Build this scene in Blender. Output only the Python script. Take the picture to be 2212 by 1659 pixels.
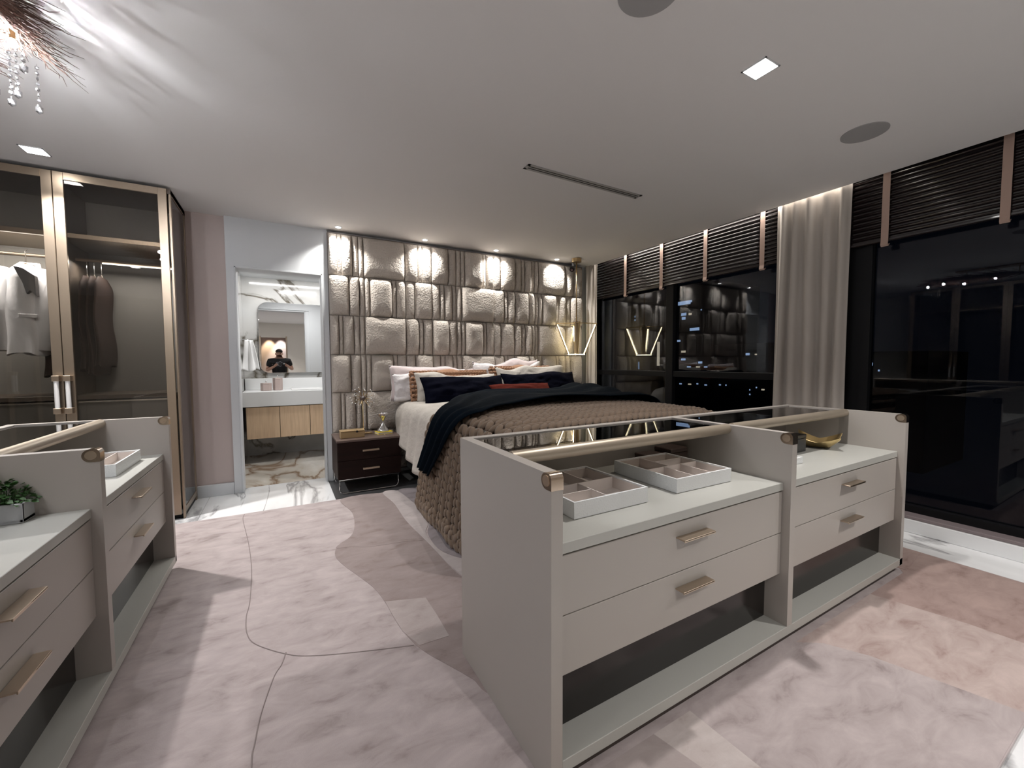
import bpy, bmesh, math, random
from mathutils import Vector, Matrix, Euler, noise
for o in list(bpy.data.objects): bpy.data.objects.remove(o, do_unlink=True)
S = bpy.context.scene; C = S.collection
R = math.radians; PI = math.pi
rnd = random.Random(7)

# ------------------------------------------------------------------ camera
cam = bpy.data.cameras.new('camera'); co = bpy.data.objects.new('camera', cam); C.objects.link(co)
cam.sensor_width = 36; cam.lens = 879.22 / 2212 * 36; cam.clip_start = 0.01; cam.clip_end = 300
m = Matrix(((0.8704557, 0.0299866, -0.4913326, 0), (-0.4922212, 0.0428409, -0.8694153, 0), (-0.0050217, 0.9986318, 0.0520511, 1.2), (0, 0, 0, 1)))
co.matrix_world = m; S.camera = co
# ------------------------------------------------------------------ world, exposure
w = bpy.data.worlds.new('night'); S.world = w; w.use_nodes = True
w.node_tree.nodes['Background'].inputs[0].default_value = (0.25, 0.35, 0.6, 1)
w.node_tree.nodes['Background'].inputs[1].default_value = 0.003
S.view_settings.view_transform = 'Standard'; S.view_settings.look = 'None'
S.view_settings.exposure = 1.0; S.view_settings.gamma = 1; S.view_settings.use_curve_mapping = False
S.cycles.max_bounces = 8; S.cycles.diffuse_bounces = 4; S.cycles.glossy_bounces = 5; S.cycles.transparent_max_bounces = 14
S.cycles.caustics_reflective = False; S.cycles.caustics_refractive = False
S.cycles.sample_clamp_indirect = 4; S.cycles.use_denoising = True

# ------------------------------------------------------------------ lights (the bathroom ceiling, hall and curtain ones have no lamp built)
P_DOWN = 60; P_WALL = 26; P_BULB = 24; P_BATH = 8; P_HALL = 40
def spot(loc, target, power, size=75, blend=0.5, rad=0.03, col=(1, .95, .9)):
    l = bpy.data.lights.new('spot', 'SPOT'); l.energy = power; l.spot_size = R(size); l.spot_blend = blend
    l.shadow_soft_size = rad; l.color = col
    o = bpy.data.objects.new('lamp_light', l); C.objects.link(o); o.location = loc
    o.rotation_euler = (Vector(target) - Vector(loc)).to_track_quat('-Z', 'Y').to_euler(); return o
def point(loc, power, rad=0.012, col=(1, .97, .95)):
    l = bpy.data.lights.new('point', 'POINT'); l.energy = power; l.shadow_soft_size = rad; l.color = col
    o = bpy.data.objects.new('lamp_light', l); C.objects.link(o); o.location = loc; return o
def area(loc, target, power, sx, sy, col=(1, .97, .95), rz=None):
    l = bpy.data.lights.new('area', 'AREA'); l.shape = 'RECTANGLE'; l.size = sx; l.size_y = sy; l.energy = power; l.color = col
    o = bpy.data.objects.new('lamp_light', l); C.objects.link(o); o.location = loc
    o.rotation_euler = (Vector(target) - Vector(loc)).to_track_quat('-Z', 'Y').to_euler()
    if rz is not None: o.rotation_euler.z = rz
    return o
DOWN = [(1.935, 1.114), (-1.293, 3.714), (2.9, -.5), (.9, -.9), (-.6, -1.9), (-1.7, .5)]  # last entry is an added fill light for the left side
for (x, y), k in zip(DOWN, (1, 2.5, 1.3, .9, 1, .4)): spot((x, y, 2.515), (x, y, 0), P_DOWN * k, 112, .55, .035, (1, .96, .93))
WALLX = [.52, 1.385, 2.25, 3.13]
for x in WALLX: spot((x, 4.345, 2.515), (x, 4.385, 0), P_WALL, 118, .6, .012, (1, .97, .92))
BULBS = [(-.80, 2.19, 2.345), (-1.06, 2.43, 2.36), (-1.12, 2.05, 2.36), (-.92, 1.7, 2.36), (-1.15, 1.45, 2.36), (-.9, 1.15, 2.36), (-1.12, .8, 2.36)]
for i, b in enumerate(BULBS): point(b, P_BULB * (2.4 if i == 0 else 1), .014, (.95, .96, 1))
area((.25, 5.35, 2.30), (.25, 5.35, 0), P_BATH, .5, .25, (1, .98, .96))
area((.25, 5.95, 2.30), (.25, 6.2, 1.2), 3, 1.2, .06, (1, .98, .96))
spot((-.35, -3.75, 2.3), (-.35, -3.95, 1.4), P_HALL, 60, .6, .03, (1, .78, .5))
spot((.0, -3.75, 2.3), (.0, -3.95, 1.4), P_HALL, 60, .6, .03)
area((3.80, 3.1, 2.64), (3.84, 3.1, 2.0), 7, 2.2, .03, (1, .93, .85))
area((3.78, 1.7, 2.64), (3.80, 1.7, 2.0), .7, .5, .02, (1, .93, .85), PI/2)

# ------------------------------------------------------------------ materials
def N(nt, t, **k):
    n = nt.nodes.new(t)
    for a, b in k.items(): setattr(n, a, b)
    return n
def mat(name, col, rough=.5, metal=0, bump=None, var=None, spec=None, coat=0, sheen=0, emit=None):
    """bump=(scale, strength[, detail]); var=(scale, colour2, lo, hi)"""
    M = bpy.data.materials.new(name); M.use_nodes = True; nt = M.node_tree; b = nt.nodes['Principled BSDF']
    b.inputs['Base Color'].default_value = (*col, 1); b.inputs['Roughness'].default_value = rough; b.inputs['Metallic'].default_value = metal
    if spec is not None: b.inputs['Specular IOR Level'].default_value = spec
    b.inputs['Coat Weight'].default_value = coat; b.inputs['Sheen Weight'].default_value = sheen
    if emit: b.inputs['Emission Color'].default_value = (*emit[0], 1); b.inputs['Emission Strength'].default_value = emit[1]
    tc = N(nt, 'ShaderNodeTexCoord')
    if var:
        nz = N(nt, 'ShaderNodeTexNoise'); nz.inputs['Scale'].default_value = var[0]; nz.inputs['Detail'].default_value = 6
        mp = N(nt, 'ShaderNodeMapping'); mp.inputs['Scale'].default_value = var[4] if len(var) > 4 else (1, 1, 1)
        nt.links.new(tc.outputs['Object'], mp.inputs[0]); nt.links.new(mp.outputs[0], nz.inputs['Vector'])
        r = N(nt, 'ShaderNodeValToRGB'); r.color_ramp.elements[0].position = var[2]; r.color_ramp.elements[1].position = var[3]
        r.color_ramp.elements[0].color = (*col, 1); r.color_ramp.elements[1].color = (*var[1], 1)
        nt.links.new(nz.outputs['Fac'], r.inputs[0]); nt.links.new(r.outputs[0], b.inputs['Base Color'])
    if bump:
        nb = N(nt, 'ShaderNodeTexNoise'); nb.inputs['Scale'].default_value = bump[0]; nb.inputs['Detail'].default_value = bump[2] if len(bump) > 2 else 3
        bp = N(nt, 'ShaderNodeBump'); bp.inputs['Strength'].default_value = bump[1]; bp.inputs['Distance'].default_value = bump[3] if len(bump) > 3 else min(.008, .45 / bump[0])
        nt.links.new(tc.outputs['Object'], nb.inputs['Vector']); nt.links.new(nb.outputs['Fac'], bp.inputs['Height']); nt.links.new(bp.outputs[0], b.inputs['Normal'])
    return M
def marble(name, base, vein, scale, rough=.12, amt=.62, rotz=.5, vein2=None):
    M = bpy.data.materials.new(name); M.use_nodes = True; nt = M.node_tree; b = nt.nodes['Principled BSDF']
    g = N(nt, 'ShaderNodeNewGeometry'); mp = N(nt, 'ShaderNodeMapping'); mp.inputs['Rotation'].default_value = (.35, .5, rotz); mp.inputs['Scale'].default_value = (scale, scale * .35, scale)
    nt.links.new(g.outputs['Position'], mp.inputs[0])
    n1 = N(nt, 'ShaderNodeTexNoise'); n1.inputs['Scale'].default_value = 1.1; n1.inputs['Detail'].default_value = 9; n1.inputs['Distortion'].default_value = 1.4
    nt.links.new(mp.outputs[0], n1.inputs['Vector'])
    sb = N(nt, 'ShaderNodeMath', operation='SUBTRACT'); sb.inputs[1].default_value = .5; ab = N(nt, 'ShaderNodeMath', operation='ABSOLUTE')
    nt.links.new(n1.outputs['Fac'], sb.inputs[0]); nt.links.new(sb.outputs[0], ab.inputs[0])
    r = N(nt, 'ShaderNodeValToRGB'); e = r.color_ramp.elements; e[0].position = 0; e[0].color = (*vein, 1); e[1].position = .035 * amt + .004; e[1].color = (*(vein2 or base), 1)
    x = e.new(.16); x.color = (*base, 1)
    nt.links.new(ab.outputs[0], r.inputs[0])
    n2 = N(nt, 'ShaderNodeTexNoise'); n2.inputs['Scale'].default_value = 2.2; n2.inputs['Detail'].default_value = 5; nt.links.new(mp.outputs[0], n2.inputs['Vector'])
    r2 = N(nt, 'ShaderNodeValToRGB'); r2.color_ramp.elements[0].position = .35; r2.color_ramp.elements[0].color = (.72, .72, .72, 1); r2.color_ramp.elements[1].position = .6
    nt.links.new(n2.outputs['Fac'], r2.inputs[0])
    mx = N(nt, 'ShaderNodeMix', data_type='RGBA', blend_type='MULTIPLY'); mx.inputs[0].default_value = .8
    nt.links.new(r.outputs[0], mx.inputs[6]); nt.links.new(r2.outputs[0], mx.inputs[7]); nt.links.new(mx.outputs[2], b.inputs['Base Color'])
    b.inputs['Roughness'].default_value = rough; return M
def glass(name, tint=(1, 1, 1), ior=1.5, boost=1.0, rough=0.0):
    M = bpy.data.materials.new(name); M.use_nodes = True; nt = M.node_tree; nt.nodes.remove(nt.nodes['Principled BSDF'])
    out = nt.nodes['Material Output']; t = N(nt, 'ShaderNodeBsdfTransparent'); t.inputs[0].default_value = (*tint, 1)
    g = N(nt, 'ShaderNodeBsdfGlossy'); g.inputs['Roughness'].default_value = rough; f = N(nt, 'ShaderNodeFresnel'); f.inputs[0].default_value = ior
    mm = N(nt, 'ShaderNodeMath', operation='MULTIPLY', use_clamp=True); mm.inputs[1].default_value = boost; nt.links.new(f.outputs[0], mm.inputs[0])
    mx = N(nt, 'ShaderNodeMixShader'); nt.links.new(mm.outputs[0], mx.inputs[0]); nt.links.new(t.outputs[0], mx.inputs[1]); nt.links.new(g.outputs[0], mx.inputs[2]); nt.links.new(mx.outputs[0], out.inputs[0]); return M
def emis(name, col, st):
    M = bpy.data.materials.new(name); M.use_nodes = True; nt = M.node_tree; nt.nodes.remove(nt.nodes['Principled BSDF'])
    e = N(nt, 'ShaderNodeEmission'); e.inputs[0].default_value = (*col, 1); e.inputs[1].default_value = st; nt.links.new(e.outputs[0], nt.nodes['Material Output'].inputs[0]); return M
def rugmat(name, col, dark, seed):
    M = mat(name, col, .95, bump=(260, .35, 2), sheen=.25); nt = M.node_tree; b = nt.nodes['Principled BSDF']
    g = N(nt, 'ShaderNodeNewGeometry'); mp = N(nt, 'ShaderNodeMapping'); mp.inputs['Location'].default_value = (seed, seed * 2, 0); mp.inputs['Rotation'].default_value = (0, 0, .6); mp.inputs['Scale'].default_value = (1, 2.1, 1)
    nt.links.new(g.outputs['Position'], mp.inputs[0])
    nz = N(nt, 'ShaderNodeTexNoise'); nz.inputs['Scale'].default_value = 6.0; nz.inputs['Detail'].default_value = 5; nz.inputs['Roughness'].default_value = .62; nz.inputs['Distortion'].default_value = .5
    nt.links.new(mp.outputs[0], nz.inputs['Vector'])
    r = N(nt, 'ShaderNodeValToRGB'); e = r.color_ramp.elements; e[0].position = .28; e[0].color = (*dark, 1); e[1].position = .55; e[1].color = (*col, 1)
    x = e.new(.42); x.color = (*[a * .72 + d * .28 for a, d in zip(col, dark)], 1)
    x = e.new(.7); x.color = (*[min(1, a * 1.13) for a in col], 1)
    nt.links.new(nz.outputs['Fac'], r.inputs[0]); nt.links.new(r.outputs[0], b.inputs['Base Color']); return M

M_ceil = mat('ceiling_paint', (.80, .785, .78), .9)
M_white = mat('white_paint', (.64, .66, .68), .6)
M_cream = mat('cream_paint', (.70, .66, .60), .8)
M_pink = mat('pink_wall_fabric', (.55, .465, .44), .8, bump=(150, .08))
M_lac = mat('greige_lacquer', (.40, .37, .34), .42, bump=(380, .03))
M_lac_in = mat('greige_lacquer_light', (.43, .43, .40), .4)
M_plinth = mat('plinth_shadow_tone', (.05, .038, .032), .5)  # darkened to paint in the shadow gap under the base board
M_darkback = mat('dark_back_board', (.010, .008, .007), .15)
M_bronze = mat('brushed_bronze', (.55, .45, .35), .32, 1)
M_bronze2 = mat('wardrobe_bronze', (.38, .31, .24), .38, 1, bump=(300, .04))
M_rod = mat('rod_metal_paint', (.41, .35, .275), .42, .55)
M_champ = mat('champagne_cap', (.62, .50, .40), .16, 1)
M_seam = mat('dark_tile_joint', (.03, .025, .02), .8)  # dark joint colour between the floor tiles
M_boucle = mat('boucle_fabric', (.52, .47, .42), .95, bump=(62, 1, 3, .013))
M_headback = mat('headboard_backing', (.20, .175, .155), .9)
M_blind = mat('dark_wood_slat', (.013, .008, .0085), .22, coat=.25)
M_tape = mat('ladder_tape', (.42, .30, .25), .85, bump=(400, .2))
M_curt = mat('curtain_fabric', (.47, .43, .39), .9, bump=(500, .1), sheen=.1)
M_black = mat('black_aluminium', (.004, .004, .005), .55, spec=.2)
M_win = glass('window_glass', (.72, .74, .78), 1.5, .75)
M_tabglass = glass('smoked_table_glass', (.50, .48, .45), 1.6, 1.6)
M_wardglass = glass('smoked_wardrobe_glass', (.84, .82, .79), 1.5, 1.3)
M_crystal = glass('crystal', (.92, .93, .97), 1.9, 4.5, .25)
M_wardin = mat('wardrobe_lining', (.24, .23, .21), .6)
M_wardwood = mat('wardrobe_wood', (.14, .11, .085), .5)
M_marb = marble('white_marble', (.80, .81, .82), (.36, .36, .37), 1.0, .16, .5, .7)
M_marbB = marble('bathroom_marble', (.56, .565, .56), (.10, .085, .06), .75, .10, .6, 1.9, (.55, .545, .53))
M_marbF = marble('bathroom_floor_marble', (.80, .77, .72), (.30, .20, .13), 1.3, .18, .8, 1.2, (.66, .60, .52))
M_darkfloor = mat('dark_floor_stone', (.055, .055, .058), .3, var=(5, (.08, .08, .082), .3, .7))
M_oak = mat('pale_oak', (.76, .56, .37), .5, var=(9, (.66, .47, .30), .35, .7, (6, 6, .5)))
M_quartz = mat('white_quartz', (.78, .79, .79), .3)
M_mirror = mat('mirror_silver', (.9, .9, .9), .0, 1)
M_silver = mat('silver_edge', (.7, .7, .7), .2, 1)
M_darkwood = mat('dark_veneer', (.016, .007, .006), .45, var=(12, (.010, .005, .004), .3, .7, (.4, .4, 3)), spec=.15)
M_darkwoodtop = mat('dark_veneer_top', (.095, .065, .055), .4)
M_chrome = mat('chrome', (.8, .8, .8), .12, 1)
M_gold = mat('brass', (.88, .68, .34), .34, .9)
M_goldbox = mat('gold_leather', (.42, .30, .16), .4, .55)
M_brass = mat('antique_brass', (.45, .33, .18), .33, 1)
M_post = mat('dark_bronze_post', (.10, .07, .045), .5)
M_yellow = mat('yellow_cover', (.85, .68, .04), .5)
M_paper = mat('paper_block', (.62, .58, .52), .9)
M_trayw = mat('white_woven_leather', (.80, .82, .83), .5, bump=(150, .8, 1, .003))
M_trayin = mat('tray_lining', (.66, .60, .56), .85)
M_brownbox = mat('brown_box', (.085, .06, .052), .4)
M_blackbox = mat('black_box', (.008, .008, .009), .3)
M_whiteceram = mat('white_ceramic', (.8, .8, .79), .3)
M_sheet = mat('ivory_linen', (.50, .465, .425), .9, bump=(13, .6, 5, .022))
M_white_l = mat('white_cotton', (.72, .69, .70), .85, bump=(15, .75, 5, .022))
M_pinkp = mat('blush_cotton', (.62, .53, .53), .85, bump=(30, .2))
M_navy = mat('navy_linen', (.0014, .0019, .0075), .9, bump=(35, .4, 4), spec=.05)
M_throw = mat('dark_teal_throw', (.0016, .0042, .008), .9, bump=(35, .4, 4), spec=.05)
M_red = mat('rust_velvet', (.10, .014, .008), .9, spec=.1, bump=(120, .15))
M_knit = mat('chunky_wool_taupe', (.165, .117, .082), .95, bump=(70, .35, 4), sheen=.15)
M_knit2 = mat('chunky_wool_copper', (.34, .19, .115), .95, bump=(70, .3, 4))
M_bedbase = mat('grey_bed_upholstery', (.055, .057, .060), .85, bump=(200, .2))
M_matt = mat('mattress_ticking', (.35, .33, .31), .9)
M_grille = mat('speaker_grille', (.36, .355, .355), .8, bump=(600, .3))
M_slot = mat('vent_black', (.004, .004, .004), .6)
M_trim = mat('vent_frame', (.40, .39, .385), .6)
M_lampon = emis('lamp_on', (1, .96, .92), 30)
M_lampsoft = emis('lamp_well_glow', (1, .96, .92), 9)
M_bulb = emis('bulb_on', (1, .98, .92), 60)
M_led = emis('warm_led', (1, .84, .5), 12)
M_ledw = emis('white_led', (1, .97, .93), 3.0)
M_ledlow = emis('jacket_fill_led', (1, .95, .88), .9)  # glow of the added strip above the hanging jacket
M_ledb = emis('bath_led', (1, .99, .97), 2.0)
M_twig = mat('twig_brown', (.11, .065, .05), .6)
M_concrete = mat('grey_concrete', (.50, .51, .52), .8, bump=(80, .25))
M_leaf = mat('leaf_green', (.03, .085, .02), .55, var=(30, (.08, .19, .05), .4, .65))
M_cloth_w = mat('white_garment', (.92, .92, .94), .85, bump=(40, .3, 4))
M_cloth_g = mat('grey_garment_lining', (.25, .25, .26), .85)
M_cloth_b = mat('brown_garment', (.04, .021, .015), .85, bump=(40, .3, 4))
M_towel = mat('white_terry', (.86, .86, .86), .95, bump=(120, .5))
M_jar = mat('blush_stone_jar', (.50, .40, .37), .5)
M_skin = mat('skin', (.42, .24, .17), .55); M_hair = mat('dark_hair', (.012, .009, .008), .7)
M_tee = mat('black_cotton', (.008, .008, .009), .9); M_jeans = mat('dark_denim', (.02, .024, .035), .9)
M_print = mat('shirt_print', (.35, .36, .38), .8); M_phone = mat('phone_body', (.01, .01, .012), .2)
M_bldg = mat('night_facade', (.006, .007, .010), .9)
M_wlit = emis('lit_window_cool', (.5, .7, 1), .4); M_wlit2 = emis('lit_window_warm', (1, .85, .6), .35)
RUG = dict(base=rugmat('rug_pale_blush', (.385, .33, .326), (.23, .185, .18), 0), taupe=rugmat('rug_taupe', (.25, .20, .192), (.17, .125, .115), 3),
           pale=rugmat('rug_pale_band', (.40, .355, .35), (.31, .265, .26), 5), mauve=rugmat('rug_mauve', (.22, .19, .20), (.13, .105, .11), 7),
           plum=rugmat('rug_plum', (.12, .10, .11), (.07, .055, .06), 9), grey=rugmat('rug_warm_grey', (.345, .295, .285), (.26, .21, .20), 11),
           rose=rugmat('rug_dusty_rose', (.42, .335, .31), (.26, .175, .155), 13), rosed=rugmat('rug_deep_rose', (.33, .235, .21), (.19, .115, .10), 15),
           cream=rugmat('rug_cream', (.47, .415, .40), (.33, .27, .25), 17))
M_groove = mat('rug_carved_groove', (.25, .21, .205), .95)

# ------------------------------------------------------------------ mesh helpers
def wloc(p):
    v = Vector((0, 0, 0))
    while p: v += Vector(p.location); p = p.parent
    return v
def obj(name, bm, mt, parent=None, smooth=False, sub=0, world=True):
    if world and parent is not None:
        d = wloc(parent)
        if d.length: bmesh.ops.translate(bm, verts=bm.verts, vec=-d)
    me = bpy.data.meshes.new(name); bmesh.ops.recalc_face_normals(bm, faces=bm.faces) if len(bm.faces) < 60000 else None
    bm.to_mesh(me); bm.free(); me.materials.append(mt)
    if smooth:
        me.polygons.foreach_set('use_smooth', [True] * len(me.polygons))
        if smooth == 2: me.set_sharp_from_angle(angle=R(35))
    o = bpy.data.objects.new(name, me); C.objects.link(o); o.parent = parent
    if sub: s = o.modifiers.new('sub', 'SUBSURF'); s.levels = s.render_levels = sub
    return o
def tag(o, label=None, cat=None, group=None, kind=None):
    if label: o['label'] = label
    if cat: o['category'] = cat
    if group: o['group'] = group
    if kind: o['kind'] = kind
    return o
def thing(name, label, cat, loc=(0, 0, 0), rz=0, group=None, kind=None):
    o = bpy.data.objects.new(name, None); C.objects.link(o); o.location = loc; o.rotation_euler = (0, 0, rz); o.empty_display_size = .05
    return tag(o, label, cat, group, kind)
def dup(o, parent=None):
    c = o.copy(); C.objects.link(c); c.parent = parent
    for ch in list(o.children): dup(ch, c)
    return c
def nb(): return bmesh.new()
def box(bm, x0, x1, y0, y1, z0, z1, bev=0, seg=1):
    r = bmesh.ops.create_cube(bm, size=1, matrix=Matrix.Translation(((x0 + x1) / 2, (y0 + y1) / 2, (z0 + z1) / 2)) @ Matrix.Diagonal((abs(x1 - x0), abs(y1 - y0), abs(z1 - z0), 1)))
    if bev:
        es = list({e for v in r['verts'] for e in v.link_edges})
        bmesh.ops.bevel(bm, geom=es, offset=bev, segments=seg, affect='EDGES', profile=.5)
    return bm
def B(*a, **k): return box(nb(), *a, **k)
def struct(name, bm, mt, parent=None, smooth=False):
    o = obj(name, bm, mt, parent, smooth)
    if parent is None: o['kind'] = 'structure'
    return o
def tube(bm, pts, r, n=8, cap=True):
    pts = [Vector(p) for p in pts]; rs = r if isinstance(r, (list, tuple)) else [r] * len(pts); prev = None; rings = []
    up = Vector((0, 0, 1))
    for i, p in enumerate(pts):
        t = (pts[min(i + 1, len(pts) - 1)] - pts[max(i - 1, 0)]).normalized()
        a = t.cross(up)
        if a.length < .05: a = t.cross(Vector((0, 1, 0)))
        a.normalize(); b = t.cross(a)
        if prev is not None and a.dot(prev) < 0: a, b = -a, -b
        prev = a
        rings.append([bm.verts.new(p + (a * math.cos(2 * PI * k / n) + b * math.sin(2 * PI * k / n)) * rs[i]) for k in range(n)])
    for i in range(len(rings) - 1):
        for k in range(n): bm.faces.new((rings[i][k], rings[i][(k + 1) % n], rings[i + 1][(k + 1) % n], rings[i + 1][k]))
    if cap:
        bm.faces.new(rings[0][::-1]); bm.faces.new(rings[-1])
    return bm
def lathe(bm, prof, c=(0, 0, 0), n=32, ring=False):
    rings = []
    for r, z in prof: rings.append([bm.verts.new((c[0] + r * math.cos(2 * PI * k / n), c[1] + r * math.sin(2 * PI * k / n), c[2] + z)) for k in range(n)])
    for i in range(len(rings) - 1):
        for k in range(n): bm.faces.new((rings[i][k], rings[i][(k + 1) % n], rings[i + 1][(k + 1) % n], rings[i + 1][k]))
    if ring:
        for k in range(n): bm.faces.new((rings[-1][k], rings[-1][(k + 1) % n], rings[0][(k + 1) % n], rings[0][k]))
    if prof[0][0] > 1e-5 and not ring: bm.faces.new(rings[0][::-1])
    if prof[-1][0] > 1e-5 and not ring: bm.faces.new(rings[-1])
    bmesh.ops.remove_doubles(bm, verts=bm.verts, dist=1e-6); return bm
def prism(bm, poly, z0, z1):
    a = [bm.verts.new((x, y, z0)) for x, y in poly]; b = [bm.verts.new((x, y, z1)) for x, y in poly]; n = len(poly)
    bm.faces.new(b); bm.faces.new(a[::-1])
    for i in range(n): bm.faces.new((a[i], a[(i + 1) % n], b[(i + 1) % n], b[i]))
    return bm
def catmull(P, k=6, closed=False):
    out = []; n = len(P); rng = range(n if closed else n - 1)
    for i in rng:
        p = [P[(i + j - 1) % n] if closed else P[max(0, min(n - 1, i + j - 1))] for j in range(4)]
        for s in range(k):
            t = s / k
            out.append(tuple(.5 * (2 * b + (c - a) * t + (2 * a - 5 * b + 4 * c - d) * t * t + (3 * b - a - 3 * c + d) * t ** 3) for a, b, c, d in zip(*p)))
    if not closed: out.append(tuple(P[-1]))
    return out
def sheet(bm, f, nu, nv, th=0):
    """grid surface f(i/nu, j/nv); th>0 adds a back side"""
    g = [[bm.verts.new(f(i / nu, j / nv)) for j in range(nv + 1)] for i in range(nu + 1)]
    fs = [bm.faces.new((g[i][j], g[i + 1][j], g[i + 1][j + 1], g[i][j + 1])) for i in range(nu) for j in range(nv)]
    if th:
        bm.normal_update(); h = [[bm.verts.new(v.co - v.normal * th) for v in row] for row in g]
        for i in range(nu):
            for j in range(nv): bm.faces.new((h[i][j], h[i][j + 1], h[i + 1][j + 1], h[i + 1][j]))
            bm.faces.new((g[i][0], h[i][0], h[i + 1][0], g[i + 1][0])); bm.faces.new((g[i][nv], g[i + 1][nv], h[i + 1][nv], h[i][nv]))
        for j in range(nv): bm.faces.new((g[0][j], g[0][j + 1], h[0][j + 1], h[0][j])); bm.faces.new((g[nu][j], h[nu][j], h[nu][j + 1], g[nu][j + 1]))
    return bm

# ------------------------------------------------------------------ room shell
H = 2.53
struct('ceiling', B(-3.3, 3.77, -3.0, 4.56, H, H + .10), M_ceil)
trm = struct('trim_1', box(box(nb(), 3.77, 4.1, -1.2, 4.56, 2.72, 2.76), 3.745, 3.769, -1.2, 4.56, H + .101, 2.72), M_ceil)   # curtain pocket
flo = struct('floor', B(-3.3, 4.1, -4.3, 4.66, -.06, -.004), M_seam)
tx = [-3.3, -2.4, -1.5, -.6, .383, 1.283, 2.183, 3.083, 4.0]; ty = [-4.3, -3.4, -2.5, -1.6, -.7, .2, 1.1, 2.0, 2.93, 3.83, 4.66]
cache = {}
for i in range(8):
    for j in range(10):
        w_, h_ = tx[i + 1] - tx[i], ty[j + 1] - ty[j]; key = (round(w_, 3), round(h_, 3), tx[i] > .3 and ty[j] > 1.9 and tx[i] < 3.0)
        cx_, cy_ = (tx[i] + tx[i + 1]) / 2, (ty[j] + ty[j + 1]) / 2
        if key not in cache:
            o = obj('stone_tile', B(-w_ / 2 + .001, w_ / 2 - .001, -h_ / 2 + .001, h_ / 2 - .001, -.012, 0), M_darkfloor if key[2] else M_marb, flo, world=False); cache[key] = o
        else: o = cache[key].copy(); C.objects.link(o)
        o.location = (cx_, cy_, 0)
# back (headboard) wall and doorway wall
struct('wall_back', B(.43, 4.1, 4.53, 4.66, 0, 2.76), M_white)
wd = nb(); box(wd, -.412, -.352, 4.50, 4.66, 0, H); box(wd, .378, .43, 4.50, 4.66, 0, H); box(wd, -.352, .378, 4.50, 4.66, 2.09, H)
struct('wall_door_side', wd, M_white)
dj = nb(); box(dj, -.352, -.338, 4.49, 4.67, 0, 2.09, .002); box(dj, .364, .378, 4.49, 4.67, 0, 2.09, .002); box(dj, -.352, .378, 4.49, 4.67, 2.076, 2.09, .002)
struct('door_1', dj, M_white)
struct('wall_pink', B(-3.3, -.412, 4.53, 4.66, 0, H), M_pink)
struct('baseboard_back', B(-.69, -.414, 4.505, 4.53, 0, .107, .002), M_white)
struct('wall_left', B(-3.4, -3.3, -3.0, 4.66, 0, H), M_cream)
wr = nb(); box(wr, -3.3, -.56, -3.0, -2.9, 0, H); box(wr, .14, 4.1, -3.0, -2.9, 0, H); box(wr, -.56, .14, -3.0, -2.9, 2.06, H)
struct('wall_rear', wr, M_cream)
struct('wall_right', B(3.80, 4.1, -2.9, -1.2, 0, 2.76), M_cream)
hl = nb(); box(hl, -1.2, .9, -4.1, -4.0, 0, 2.4); box(hl, -1.3, -1.2, -4.1, -3.0, 0, 2.4); box(hl, .8, .9, -4.1, -3.0, 0, 2.4); box(hl, -1.3, .9, -4.1, -3.0, 2.4, 2.45)
struct('wall_hall', hl, M_pink)
struct('trim_2', box(box(nb(), -.6, -.56, -2.91, -2.88, 0, 2.1, .003), .14, .18, -2.91, -2.88, 0, 2.1, .003), M_bronze2)
# window wall: marble curb, sill strip, frames, panes
struct('baseboard_right', B(3.785, 4.1, -1.2, 4.53, 0, .092, .003), M_marb)
struct('windowsill', B(3.80, 4.1, -1.2, 4.53, .093, .115, .002), mat('sill_strip', (.20, .165, .17), .5))
ZT = 2.30
def window(n, y0, y1, mull, rail):
    fr = nb(); x0, x1 = 3.90, 3.97
    box(fr, x0, x1, y0, y1, .115, .165); box(fr, x0, x1, y0, y1, ZT - .06, ZT + .42)
    w_ = tag(obj('window_%d' % n, fr, M_black), kind='structure')
    for a in (y0, y1): obj('frame_post', B(x0, x1, a - .05 if a == y1 else a, a + .05 if a == y0 else a, .165, ZT - .06), M_black, w_)
    for a in mull: obj('mullion', B(x0 - .01, x1, a - .05, a + .05, .165, ZT - .06, .004), M_black, w_)
    ys = [y0 + .05] + [v for a in mull for v in (a - .05, a + .05)] + [y1 - .05]
    for k in range(0, len(ys), 2):
        if rail:
            obj('frame_rail', B(x0, x1, ys[k], ys[k + 1], 1.03, 1.095, .004), M_black, w_)
            obj('glass_pane', B(3.945, 3.951, ys[k], ys[k + 1], .165, 1.03), M_win, w_); obj('glass_pane', B(3.945, 3.951, ys[k], ys[k + 1], 1.095, ZT - .06), M_win, w_)
        else: obj('glass_pane', B(3.945, 3.951, ys[k], ys[k + 1], .165, ZT - .06), M_win, w_)
window(1, 1.72, 4.50, [3.205], True)
window(2, -1.2, 1.42, [], False)
struct('wall_window_pier', B(3.92, 4.1, 1.42, 1.72, .115, 2.76), M_black)
struct('wall_window_end', B(3.90, 4.1, 4.50, 4.53, .115, 2.76), M_black)
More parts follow.
